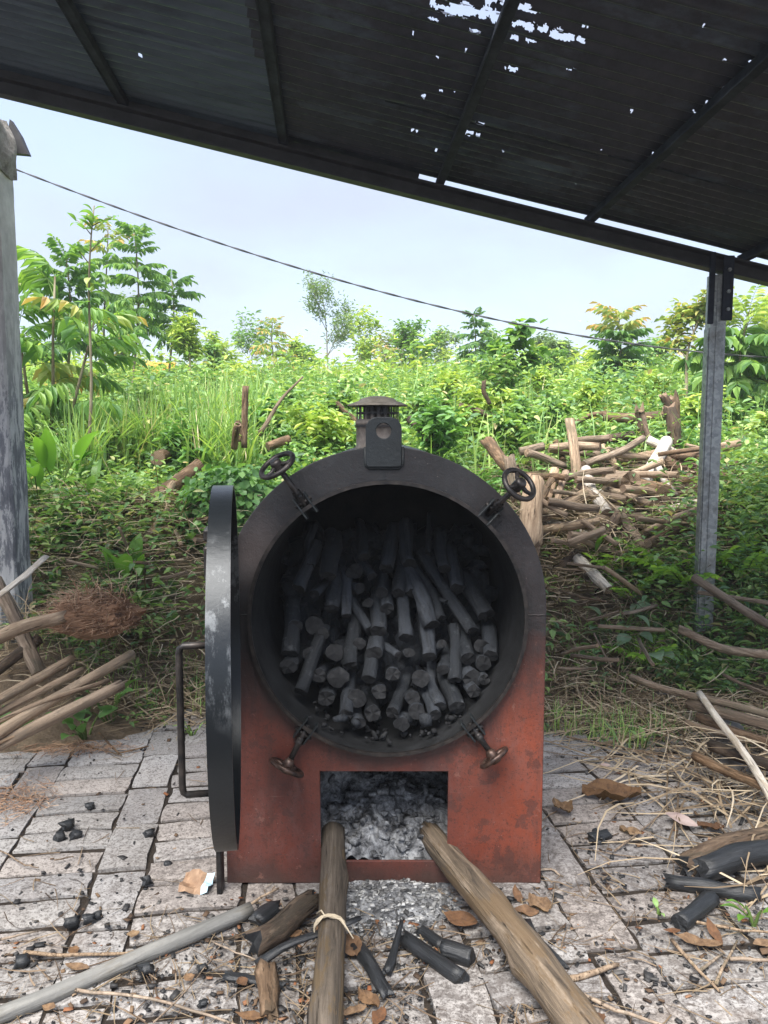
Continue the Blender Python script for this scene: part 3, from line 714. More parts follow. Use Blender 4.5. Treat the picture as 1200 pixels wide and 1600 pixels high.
# swing-bolt handwheels round the mouth
def handwheel(pivot_px, wheel_px, fwd, rad, mat, spokes=3, spin=0.3, brackets=True, name='handwheel'):
    a = at(*pivot_px, KY-.026); b_ = at(*wheel_px, KY-.026-fwd); d = (b_-a).normalized(); Q = d.to_track_quat('Z', 'Y')
    w = MB()
    for i in range(36):
        pass
    w_pts = [b_ + Q @ Vector((rad*math.cos(2*math.pi*i/32), rad*math.sin(2*math.pi*i/32), 0)) for i in range(33)]
    w.tube(w_pts, .0085, 8, caps=False)
    for k in range(spokes):
        an = 2*math.pi*k/spokes + spin
        w.tube([b_ + d*.004, b_ + Q @ Vector((rad*.55*math.cos(an), rad*.55*math.sin(an), -.004)), b_ + Q @ Vector((rad*math.cos(an), rad*math.sin(an), 0))], [.009, .0075, .006], 6)
    w.lathe([(.0005, .018), (.015, .018), (.018, .012), (.018, -.018), (.012, -.030), (.0005, -.030)], 16, b_, Q)
    h = kch(w.build(name, mat, kiln, True))
    s = MB(); s.tube([a - d*.03, a, b_ - d*.02], [.0095, .0095, .0095], 10)
    for t in (.18, .26): 
        c = lerp(a, b_, t); s.lathe([(.0135, -.006), (.0145, -.004), (.0145, .004), (.0135, .006)], 6, c, Q)
    st = s.build('stem', M['iron'], h, True)
    if brackets:
        rad_dir = Vector((a.x-DX, 0, a.z-DZ)).normalized(); tan = Vector((-rad_dir.z, 0, rad_dir.x))
        Mb = Matrix((tan, Vector((0,1,0)), rad_dir)).transposed()
        for sgn in (-1, 1):
            q = MB(); q.box(Vector((a.x, KY-.022, a.z)) + tan*sgn*.020 - rad_dir*.012, (.006, .040, .078), Mb)
            br = bevel(q.build('bracket', M['kiln_black'], h), .002, 1)
        q = MB(); q.tube([Vector((a.x, KY-.028, a.z)) - tan*.030, Vector((a.x, KY-.028, a.z)) + tan*.030], .006, 8); bp = q.build('pivot_pin', M['iron'], h, True)
handwheel((474, 785), (433, 727), .070, .056, M['iron'], 3, .5)
handwheel((770, 796), (811, 757), .095, .053, M['iron'], 3, 1.2)
handwheel((474, 1146), (448, 1199), .030, .054, M['rusty_iron'], 3, .2)
handwheel((742, 1142), (772, 1184), .028, .048, M['rusty_iron'], 3, .9)

# round door swung open at the left, seen nearly edge-on
hin = Vector((-.470, 2.445, 0)); nea = Vector((-.322, 1.555, 0))
du = (nea - hin).normalized(); dn = Vector((du.y, -du.x, 0));   # dn points to the left: the door's outside
if dn.x > 0: dn = -dn
dc = (hin + nea)/2 + Vector((0, 0, DZ)); dr = (nea-hin).length/2 + .012
door = thing('tmp_door', None, None); bpy.data.objects.remove(door)
QD = Matrix((du, Vector((0,0,1)), dn)).transposed().to_quaternion() if Matrix((du, Vector((0,0,1)), dn)).transposed().determinant() > 0 else Matrix((-du, Vector((0,0,1)), dn)).transposed().to_quaternion()
m = MB(); m.lathe([(.0005, .040), (dr-.012, .040), (dr-.012, .034), (.0005, .034)], 72, dc, QD)
panel = kch(m.build('door', M['soot'], kiln)); panel['label'] = 'round black door panel swung open at the left'
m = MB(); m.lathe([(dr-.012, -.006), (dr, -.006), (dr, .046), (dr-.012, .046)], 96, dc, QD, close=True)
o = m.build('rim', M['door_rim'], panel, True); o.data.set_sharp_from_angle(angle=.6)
m = MB()
hy = lambda Y, z: dc + du*((Y - dc.y)/du.y) + Vector((0, 0, z-DZ)) + dn*.040
p0, p1 = hy(1.80, 1.005), hy(1.80, .640)
out = dn*.082
m.tube([p0, p0+out*.88, p0+out*.97+Vector((0,0,-.006)), p0+out+Vector((0,0,-.018)), p1+out+Vector((0,0,.018)), p1+out*.97+Vector((0,0,.006)), p1+out*.88, p1], .0085, 10)
o = m.build('door_handle', M['iron'], panel, True)
for (za, zb) in ((1.235, 1.262), (1.135, 1.218)):
    m = MB(); Mb = Matrix((du, dn, Vector((0,0,1)))).transposed(); c = hy(1.98, (za+zb)/2) + dn*.014
    m.box(c, (.09, .030, zb-za), Mb); o = bevel(m.build('latch_block', M['iron'], panel), .003, 1)
# hinge bar standing at the kiln's left corner, and hinge knuckles
m = MB(); c = gnd(343, 1399); m.box((c.x, c.y+.02, .62), (.018, .045, 1.24)); kch(bevel(m.build('hinge_bar', M['iron'], kiln), .003, 1))
for z in (.62, 1.16):
    m = MB(); m.tube([(-.492, 2.44, z-.05), (-.492, 2.44, z+.05)], .014, 12); m.box((-.505, 2.455, z), (.055, .012, .07)); kch(m.build('hinge_knuckle', M['iron'], kiln))

# ------------------------------------------------------------------ ash in the firebox, ash spilled before it
def ash_mound(name, x0, x1, y0, y1, hf, mat, nx=46, ny=40, base=None):
    v = []; f = []
    for j in range(ny+1):
        for i in range(nx+1):
            x = lerp(x0, x1, i/nx); y = lerp(y0, y1, j/ny); v.append((x, y, hf(x, y)))
    for j in range(ny):
        for i in range(nx): a = j*(nx+1)+i; f.append((a, a+1, a+nx+2, a+nx+1))
    return link(name, mesh(name, v, f, mat, True))
def hfire(x, y):
    t = (y-KY-.02)/.75
    h = .055 + .33*max(0, min(1, t*1.15))**.9 - .30*max(0, x+.02)*min(1, t*2)
    return h + .05*n3(x*9, y*9, 1) + .028*n3(x*24, y*24, 2) + .012*n3(x*60, y*60, 3)
o = ash_mound('ash_heap', -FX-.07, FX+.09, KY+.02, KY+.98, hfire, M['ash'], 70, 90); tag(o, 'grey and black ash heap inside the kiln fire opening', 'ash', kind='stuff')
def hspill(x, y):
    d = math.hypot((x-.02)/.28, (y-2.36)/.24)
    return -.02 + .05*max(0, 1-d)**.8 + (.012*n3(x*22, y*22, 4) + .007*n3(x*60, y*60, 5))*(1 if d < 1.1 else 0)
o = ash_mound('ash_spill', -.34, .38, 2.10, 2.48, hspill, M['ash'], 70, 40); tag(o, 'pale ash spilled on blocks below the fire opening', 'ash', kind='stuff')
def chips(name, n, posf, smin, smax, mat, label, cat, flat=.5):
    V = np.zeros((n, 8, 3)); 
    rg = np.random.default_rng(abs(hash(label)) % 1000 if False else len(label)*7)
    cube = np.array([[-1,-1,-1],[1,-1,-1],[1,1,-1],[-1,1,-1],[-1,-1,1],[1,-1,1],[1,1,1],[-1,1,1]], float)
    for i in range(n):
        x, y, z, s = posf(rg); s *= rg.uniform(smin, smax)
        c = cube*np.array([rg.uniform(.5, 1.6), rg.uniform(.4, 1), rg.uniform(.3, 1)*flat])*s*.5*(1+rg.uniform(-.3, .3, (8, 1)))
        a, b_ = rg.uniform(0, 6.28), rg.uniform(-.4, .4)
        ca, sa, cb, sb = math.cos(a), math.sin(a), math.cos(b_), math.sin(b_)
        c = c @ np.array([[ca, sa, 0], [-sa, ca, 0], [0, 0, 1]]) if False else np.stack([c[:,0]*ca - c[:,1]*sa, (c[:,0]*sa + c[:,1]*ca)*cb - c[:,2]*sb, (c[:,0]*sa + c[:,1]*ca)*sb + c[:,2]*cb], 1)
        V[i] = c + np.array([x, y, z + s*.22*flat])
    q = np.array([[0,3,2,1],[4,5,6,7],[0,1,5,4],[1,2,6,5],[2,3,7,6],[3,0,4,7]])
    F = (np.arange(n)[:, None, None]*8 + q[None]).reshape(-1, 4)
    return tag(link(name, npmesh(name, V.reshape(-1, 3), F, mat)), label, cat, kind='stuff')
def pf(rg):
    x = rg.uniform(-.20, .27); y = rg.uniform(2.14, 2.46); return x, y, hspill(x, y), 1
chips('ash_flakes', 1300, pf, .003, .014, M['ash_flake'], 'white ash flakes scattered over the ash spill', 'ash', .5)
def pf(rg):
    x = rg.uniform(-.20, .22); y = rg.uniform(KY+.03, KY+.75); return x, y, hfire(x, y), 1
chips('firebox_embers', 500, pf, .008, .035, M['ash'], 'ashy lumps lying on the heap inside the fire opening', 'ash', .9)
# ------------------------------------------------------------------ round timber of every kind
def log(name, p0, p1, r0, mats, label=None, cat=None, group=None, r1=None, bend=.02, sides=12, segs=9, rough=.06, ragged=0.0, flat=1.0, hollow=False, seed=None, knots=1, parent=None):
    p0, p1 = Vector(p0), Vector(p1); L = (p1-p0).length; r1 = r0 if r1 is None else r1
    sd = U(0, 100) if seed is None else seed; rr = random.Random(int(sd*1000))
    ba = rr.uniform(0, 6.28); bx, by = math.cos(ba)*bend*L, math.sin(ba)*bend*L
    kn = [(rr.uniform(.12, .88), rr.uniform(0, 6.28), rr.uniform(.15, .4)) for _ in range(knots)]
    v = []; f = []; mi = []
    for i in range(segs+1):
        t = i/segs; r = lerp(r0, r1, t)
        b = math.sin(math.pi*t) + .35*math.sin(2.6*math.pi*t + sd)
        for k in range(sides):
            a = 2*math.pi*k/sides
            q = 1 + rough*(n3(math.cos(a)*1.6+sd, math.sin(a)*1.6, t*L*7) + .5*n3(math.cos(a)*4+sd, math.sin(a)*4, t*L*18))*1.6
            for (kt, ka, kh) in kn:
                q += kh*math.exp(-((t-kt)*L/(r0*1.1))**2 - ((math.sin((a-ka)/2))*2.6)**2)
            z = t*L
            if ragged and i in (0, segs): z += (rr.uniform(-1, 1)*ragged*r0)
            v.append((math.cos(a)*r*q + bx*b, math.sin(a)*r*q*flat + by*b, z))
    for i in range(segs):
        for k in range(sides):
            f.append((i*sides+k, i*sides+(k+1) % sides, (i+1)*sides+(k+1) % sides, (i+1)*sides+k)); mi.append(0)
    for i, sg in ((0, -1), (segs, 1)):
        c = len(v); ctr = sum((Vector(v[i*sides+k]) for k in range(sides)), Vector())/sides
        if hollow:
            ring = [len(v)+k for k in range(sides)]
            for k in range(sides): w = Vector(v[i*sides+k]); v.append(ctr + (w-ctr)*.72)
            deep = len(v); 
            for k in range(sides): w = Vector(v[ring[k]]); v.append(w - Vector((0, 0, sg*r0*1.6)))
            for k in range(sides):
                k2 = (k+1) % sides; q1 = (i*sides+k, ring[k], ring[k2], i*sides+k2); q2 = (ring[k], deep+k, deep+k2, ring[k2])
                f += [q1 if sg < 0 else q1[::-1], q2 if sg < 0 else q2[::-1]]; mi += [1, 1]
            cap = tuple(deep+k for k in range(sides)); f.append(cap if sg > 0 else cap[::-1]); mi.append(0)
        else:
            v.append(ctr + Vector((0, 0, sg*rr.uniform(-.12, .15)*r0)))
            for k in range(sides):
                q = (c, i*sides+k, i*sides+(k+1) % sides); f.append(q if sg > 0 else q[::-1]); mi.append(1)
    me = mesh(name, v, f, mats, False, mi)
    sm = np.ones(len(f), dtype=bool); sm[np.array(mi) == 1] = False; me.polygons.foreach_set('use_smooth', sm)
    o = link(name, me, parent, p0, (p1-p0).to_track_quat('Z', 'Y'))
    if parent: o.matrix_parent_inverse = parent.matrix_world.inverted() if False else Matrix.Translation(-parent.location)
    return tag(o, label, cat, group)

CH = (M['char'], M['char_end']); BC = (M['black_char'], M['black_char'])
# --- charred logs in the chamber (pixel in an enlarged view of the chamber -> photo pixel)
def cz(x, y): return 400 + x/2.857, 780 + y/2.857
heap = [ (190,400,260,230,28),(320,340,335,220,35),(262,425,300,370,22),(340,490,350,390,32),(435,322,440,300,34),(520,350,470,260,22),(580,310,600,200,31),
 (630,420,640,320,28),(400,525,395,370,22),(465,395,415,385,25),(500,465,490,450,23),(545,590,545,500,36),(505,582,448,480,17),(665,620,645,470,30),(785,560,690,350,44),
 (830,535,725,330,24),(965,590,770,290,30),(850,460,740,370,10),(1030,520,960,400,50),(150,690,165,480,35),(255,560,255,530,48),(165,888,285,620,29),(350,690,350,670,48),
 (420,745,436,600,32),(525,690,530,640,36),(508,805,535,690,32),(637,695,570,650,17),(770,705,755,610,32),(830,645,790,690,20),(885,805,880,600,28),(945,715,925,640,40),
 (1005,655,1000,630,31),(1080,715,1060,640,31),(1015,735,1010,710,41),(1035,818,1033,800,23),(822,925,800,830,25),(903,935,870,850,36),(960,800,950,770,46),(735,800,735,780,39),
 (455,890,455,860,50),(370,800,370,780,55),(310,885,310,860,36),(552,862,550,840,34),(275,790,275,770,42),(142,745,142,720,36),(690,290,680,180,30),(770,240,772,140,12),
 (840,310,830,230,26),(480,260,470,180,26),(240,300,250,200,20),(900,400,880,300,30),(700,420,690,330,28),(585,490,580,440,30),(180,570,180,530,30),(700,890,700,870,34),
 (1000,880,995,860,30),(240,690,240,670,30),(610,780,608,760,32),(560,420,556,380,26),(840,760,835,720,28),(300,600,300,570,26),(460,640,458,610,28),(680,690,676,660,24),(400,960,412,880,32),(520,955,515,930,42),(610,960,640,880,30),(720,950,712,930,42),(800,965,775,890,28),(460,1000,450,960,30),(650,1005,660,980,34)]
items = []
for (fx, fy, bx, by, r) in heap:
    p = cz(fx, fy); q = cz(bx, by); Yf = KY + .05 + max(0, (960-fy))/1000*.50
    a = at(*p, Yf); d2 = math.hypot(fx-bx, fy-by); 
    b_ = at(*q, Yf + (.06 + .00035*d2 if d2 > 40 else .3)); dirv = (b_-a); L = dirv.length
    tot = max(.22, L*1.2); b_ = a + dirv.normalized()*tot
    rw = r/2.857/FPX*(Yf*CP + .4*SP)*(1.08 if r < 40 else .88)
    # keep inside the drum
    for w in (a, b_):
        rad = Vector((w.x-DX, w.z-DZ)); lim = DR - rw - .012
        if rad.length > lim: rad = rad.normalized()*lim; w.x, w.z = DX+rad.x, DZ+rad.y
    b_.y = min(b_.y, KY+KD-.1)
    items.append((fy, fx, a, b_, rw))
items.sort(key=lambda t: t[0])
ORD = ['first', 'second', 'third', 'fourth', 'fifth', 'sixth', 'seventh', 'eighth', 'ninth', 'tenth', 'eleventh', 'twelfth', 'thirteenth']
ROWN = ['topmost', 'second', 'third', 'fourth', 'fifth', 'sixth', 'lowest']
per = 10
for ri in range(7):
    row = sorted(items[ri*per:(ri+1)*per], key=lambda t: t[1])
    for k, (fy, fx, a, b_, rw) in enumerate(row):
        rn = ROWN[ri] + (' row' if ri in (0, 6) else ' row from the top')
        log('charred_log', a, b_, rw, CH, 'charred log, %s from left in the %s of the kiln heap' % (ORD[k], rn), 'charred log', 'charred logs stacked in the kiln chamber',
            r1=rw*U(.75, 1.1), bend=U(0, .07), rough=U(.10, .22), ragged=U(0, .28), flat=U(.8, 1.0), knots=R.randrange(3), segs=8, sides=11)
# the loose mass they lie in: a slope of black lumps filling the drum behind and below
def lumps(name, n, posf, label, cat, mat, smin, smax):
    rg = random.Random(5); V = []; F = []
    ico = bmesh.new(); bmesh.ops.create_icosphere(ico, subdivisions=1, radius=1); iv = [w.co.copy() for w in ico.verts]; fi = [[w.index for w in q.verts] for q in ico.faces]; ico.free()
    for _ in range(n):
        p = posf(rg); s = rg.uniform(smin, smax); q = Quaternion((rg.gauss(0,1), rg.gauss(0,1), rg.gauss(0,1), rg.gauss(0,1))).normalized()
        sc = Vector((rg.uniform(.6, 1.8), rg.uniform(.5, 1), rg.uniform(.5, 1)))*s; b = len(V)
        for w in iv: w2 = w*(1+rg.uniform(-.25, .25)); V.append(q @ Vector((w2.x*sc.x, w2.y*sc.y, w2.z*sc.z)) + p)
        F += [tuple(b+i for i in t) for t in fi]
    return tag(link(name, npmesh(name, np.array([tuple(x) for x in V]), np.array(F), mat)), label, cat, kind='stuff')
def hp(rg):
    while True:
        x = rg.uniform(-DR, DR); z = rg.uniform(-DR, DR*.42)
        if math.hypot(x, z) > DR-.05: continue
        y = KY + .26 + max(0, z+DR)*.66 + rg.uniform(0, .10)
        return Vector((DX+x, min(y, KY+KD-.12), DZ+z))
lumps('charcoal_mass', 620, hp, 'dark jumble of charcoal pieces behind the stacked logs', 'charcoal', M['char'], .035, .065)
def hp(rg):
    x = rg.uniform(-.26, .26); return Vector((DX+x, KY+rg.uniform(.0, .20), DZ - math.sqrt((DR-.012)**2 - x*x) + .008))
lumps('chamber_crumbs', 60, hp, 'small charcoal crumbs along the bottom of the chamber mouth', 'charcoal', M['char_end'], .006, .016)
def hp(rg):
    x = rg.uniform(-.16, .20); return Vector((DX+x, KY+rg.uniform(.03, .14), DZ - math.sqrt((DR-.03)**2 - x*x) + .03))
lumps('chamber_chunks', 6, hp, 'charcoal chunks lying at the chamber mouth under the logs', 'charcoal', M['char'], .016, .034)

# --- firewood poles feeding the fire
FW = (M['firewood'], M['cut']); FG = (M['firewood_grey'], M['cut'])
a = at(521, 1300, KY+.10); b_ = gnd(508, 1660, .042)
fl = log('firewood_pole', a, b_, .040, FG, 'straight grey firewood pole tied with twine, left of the ash spill', 'firewood', r1=.043, bend=.006, segs=14, sides=16, rough=.07, knots=3, seed=4.2)
a2 = at(668, 1300, KY+.14); b2 = gnd(935, 1640, .056)
log('firewood_pole', a2, b2, .042, FW, 'thick cracked firewood pole slanting right out of the fire opening', 'firewood', r1=.056, bend=.010, segs=16, sides=16, rough=.08, knots=4, seed=9.1, ragged=.5)
tw = MB(); ax = (b_-a).normalized(); c = lerp(a, b_, .52); QT = ax.to_track_quat('Z', 'Y')
for q in range(3):
    tw.tube([c + QT @ Vector((.0455*math.cos(t*.42), .0455*math.sin(t*.42), (q-1)*.007 + .004*math.sin(t*.5+q))) for t in range(16)], .0026, 5)
for e, (dx, dy, dz) in enumerate(((-.05, -.02, .005), (.07, -.05, -.01), (-.03, .03, .012))):
    s0 = c + Vector((.01*(1-e), -.012, .043)); tw.tube([s0, s0 + Vector((dx*.5, dy*.5, .012)), s0 + Vector((dx, dy, dz - .02))], .0022, 5)
tag(tw.build('twine', M['twine'], None, True), 'pale raffia twine knotted round the left firewood pole', 'twine')

# --- loose pieces on the blocks: (x0,y0,x1,y1,r px, mats, flat, bend, label)
DK = (M['bark_dark'], M['char_end']); 
def onblocks(x0, y0, x1, y1, rp, mats, label, cat='charcoal', name='charcoal_stick', group='charcoal pieces on the paving', flat=1.0, bend=.03, lift=0.0, lift1=0.0, r1=1.0, ragged=.6, segs=8, sides=10, rough=.12, knots=1, hollow=False):
    g = gnd((x0+x1)/2, (y0+y1)/2); r = rp/FPX*(g.y*CP + CAM_H*SP)
    return log(name, gnd(x0, y0, r*.85*flat + lift), gnd(x1, y1, r*.85*flat + lift1), r, mats, label, cat, group, r1=r*r1, flat=flat, bend=bend, ragged=ragged, segs=segs, sides=sides, rough=rough, knots=knots, hollow=hollow)
onblocks(398, 1474, 492, 1402, 19, DK, 'half-burnt log, brown above and black below, left of the twine-tied pole', lift1=.02, r1=.8)
onblocks(400, 1507, 562, 1437, 9, BC, 'long curved black charcoal splinter reaching across the twine-tied pole', lift1=.075, lift=.01, flat=.6, bend=.06, r1=.6)
onblocks(632, 1466, 722, 1529, 12, BC, 'long straight black charcoal stick in front of the ash spill', bend=.01)
onblocks(692, 1481, 738, 1496, 15, BC, 'short stubby charcoal piece right of the long black stick', bend=0, ragged=.2)
onblocks(604, 1522, 628, 1438, 8, BC, 'thin upright-lying charcoal sliver left of the long black stick', lift1=.05, r1=.4)
onblocks(556, 1478, 606, 1556, 14, BC, 'broad flaky charcoal slab beside the twine-tied pole', flat=.5, r1=.7)
onblocks(655, 1452, 690, 1476, 10, BC, 'small charcoal shard touching the white ash', flat=.7)
onblocks(818, 1440, 884, 1514, 12, BC, 'black charcoal stick lying along the right side of slanting firewood', bend=.05, flat=.7, r1=.5)
onblocks(350, 1524, 442, 1541, 10, BC, 'flat black charcoal strip near the brown wood wedge', flat=.45, r1=.8)
onblocks(415, 1512, 420, 1585, 18, (M['bark_brown'], M['bark_brown']), 'brown wood wedge lying left of the twine-tied pole', 'wood piece', 'wood_wedge', None, flat=.6, r1=.75)
onblocks(402, 1440, 430, 1420, 14, BC, 'black charcoal lump under the half-burnt log', flat=.9)
onblocks(1068, 1352, 1230, 1302, 17, (M['bark_dark'], M['black_char']), 'half-burnt forked brown log at the right edge', name='charred_branch', r1=1.1, lift1=.02)
onblocks(1092, 1360, 1235, 1326, 19, BC, 'thick shiny black charcoal log at the right edge', lift1=.01)
onblocks(1042, 1376, 1188, 1398, 11, BC, 'long thin black charcoal log below the thick shiny one', bend=.015)
onblocks(1062, 1442, 1112, 1404, 13, BC, 'short charcoal cylinder below the long thin black log', bend=0, ragged=.2)
onblocks(922, 1310, 948, 1303, 9, BC, 'lone charcoal chip right of the kiln', flat=.8)
onblocks(930, 1300, 940, 1315, 6, BC, 'tiny charcoal nub against the lone chip right of kiln')
for i, (x, y, r, w) in enumerate(((104, 1291, 11, 'top lump of the left charcoal cluster'), (92, 1308, 10, 'left lump of the left charcoal cluster'), (118, 1306, 8, 'right lump of the left charcoal cluster'),
        (112, 1442, 11, 'left lump in charcoal heap above the grey pole'), (138, 1436, 9, 'middle lump in charcoal heap above the grey pole'), (152, 1430, 8, 'right lump in charcoal heap above the grey pole'),
        (30, 1503, 12, 'charcoal lump near the left frame edge above grey pole'), (230, 1376, 9, 'charcoal lump wedged in a paving joint left of the door'), (233, 1302, 8, 'charcoal flake left of the door on a long block'),
        (228, 1514, 12, 'flat charcoal flake just below the grey pole'), (316, 1512, 7, 'pointed charcoal flake left of the brown wedge'), (318, 1568, 7, 'charcoal crumb near the bottom left of brown wedge'),
        (262, 1350, 6, 'small charcoal bit left of the paper scrap'), (140, 1260, 7, 'charcoal bit on the block above left cluster'), (540, 1490, 8, 'charcoal bit at foot of twine-tied pole'))):
    onblocks(x-r*.7, y+r*.15, x+r*.8, y-r*.2, r*.75, BC, 'small black ' + w, name='charcoal_lump', ragged=.8, segs=4, sides=7, rough=.3, bend=0, knots=2)
# grey pole across the lower left corner
log('grey_pole', gnd(-70, 1612, .024), gnd(392, 1420, .024), .0215, (M['pipe'], M['cut']), 'long smooth grey pole lying across the lower left corner', 'pole', r1=.024, bend=.012, segs=18, sides=16, rough=.02, knots=1, hollow=True)

# --- bamboo and poles in the left corner
BB = (M['bamboo'], M['cut'])
def pole(x0, y0, Y0, x1, y1, Y1, rp, mats, label, cat='pole', name='bamboo_pole', group=None, **kw):
    a, b_ = at(x0, y0, Y0), at(x1, y1, Y1); r = rp/FPX*((Y0+Y1)/2)
    kw.setdefault('bend', .02); kw.setdefault('segs', 10); kw.setdefault('rough', .05)
    return log(name, a, b_, r, mats, label, cat, group, **kw)
LG = 'poles heaped in the left corner'
pole(-60, 1020, 3.30, 98, 963, 3.75, 11, (M['bark_tan'], M['cut']), 'thick peeled tan pole, topmost in the left corner heap', name='wood_pole', group=LG, bend=.03, ragged=.8, rough=.12, knots=3)
pole(-60, 1128, 3.10, 112, 1030, 3.75, 8, BB, 'upper split bamboo pole in left corner heap', group=LG, bend=.004)
pole(-60, 1144, 3.12, 128, 1047, 3.72, 6, (M['bark_tan'], M['cut']), 'slim bamboo pole just below the upper split one', group=LG, bend=.004)
pole(-30, 1162, 3.02, 206, 1022, 3.90, 9, BB, 'long bamboo pole reaching farthest right in left corner heap', group=LG, bend=.012)
pole(-70, 1200, 2.95, 190, 1070, 3.62, 10, BB, 'lowest tan bamboo pole with cut end on the paving', group=LG, bend=.006, hollow=True)
pole(-60, 1152, 3.02, 170, 1062, 3.66, 4, (M['bark_tan'], M['cut']), 'thin cane lying on the lowest bamboo pole', group=LG)
pole(-40, 1178, 2.98, 120, 1100, 3.45, 3, (M['bark_tan'], M['cut']), 'thinnest cane across the lowest bamboo pole', group=LG)
pole(-60, 975, 3.5, 72, 870, 4.05, 7, (M['bark_white'], M['cut']), 'pale grey plank leaning in front of the wall end', name='grey_plank', flat=.45, bend=.01)
pole(-8, 905, 3.95, 62, 1052, 3.70, 12, (M['bark_grey'], M['cut']), 'weathered prop leaning below the pale grey plank', name='wood_prop', flat=.7)
pole(-60, 1090, 3.4, 60, 1000, 3.86, 9, (M['bark_dark'], M['cut']), 'dark pole behind the bamboo heap', name='wood_pole', group=LG)

# --- logs on the bank at the left
pole(188, 806, 5.55, 312, 728, 6.1, 12, (M['bark_brown'], M['cut']), 'rough barked log lying on the left bank', 'log', 'bank_log', rough=.14, knots=5)
pole(222, 850, 5.2, 262, 798, 5.6, 6.5, (M['bark_tan'], M['cut']), 'short tan log below the rough barked log', 'log', 'bank_log')
pole(246, 716, 6.2, 268, 712, 6.7, 11, (M['bark_brown'], M['cut']), 'stubby log end facing out of the left weeds', 'log', 'bank_log')
pole(262, 770, 5.7, 278, 745, 6.0, 6, (M['bark_grey'], M['cut']), 'small grey log end beside the rough barked log', 'log', 'bank_log')
pole(382, 700, 6.1, 384, 603, 6.1, 5, (M['bark_brown'], M['cut']), 'slim upright stake in the weeds left of the chimney', 'stake', 'wood_stake', bend=.01)
pole(366, 700, 6.0, 371, 663, 5.9, 5.5, (M['bark_brown'], M['cut']), 'short hollow stub beside the upright stake', 'log', 'bank_log', hollow=True)
pole(376, 690, 6.2, 372, 657, 6.2, 4, (M['bark_brown'], M['cut']), 'thin stub behind the hollow stub', 'stake', 'wood_stake')
pole(404, 680, 6.4, 472, 588, 6.6, 4, (M['bark_grey'], M['cut']), 'slanting grey stick left of the chimney', 'stick', 'leaning_stick', r1=.008, bend=.03)
pole(418, 698, 6.1, 452, 686, 6.2, 7, (M['bark_brown'], M['cut']), 'short brown log behind the left handwheel', 'log', 'bank_log')
pole(526, 630, 7.2, 560, 660, 7.0, 4, (M['bark_brown'], M['cut']), 'broken stick just left of the chimney cap', 'stick', 'leaning_stick')
pole(640, 655, 6.8, 668, 683, 6.5, 6, (M['bark_dark'], M['cut']), 'dark stick just right of the lifting lug', 'stick', 'leaning_stick')
pole(718, 634, 7.4, 818, 658, 7.2, 5.5, (M['bark_dark'], M['cut']), 'dark dead branch on the weeds right of the chimney', 'branch', 'dead_branch', r1=.016, bend=.04)
pole(755, 595, 7.3, 765, 632, 7.3, 3.5, (M['bark_dark'], M['cut']), 'black twisted snag above the dark dead branch', 'branch', 'dead_branch', bend=.08)
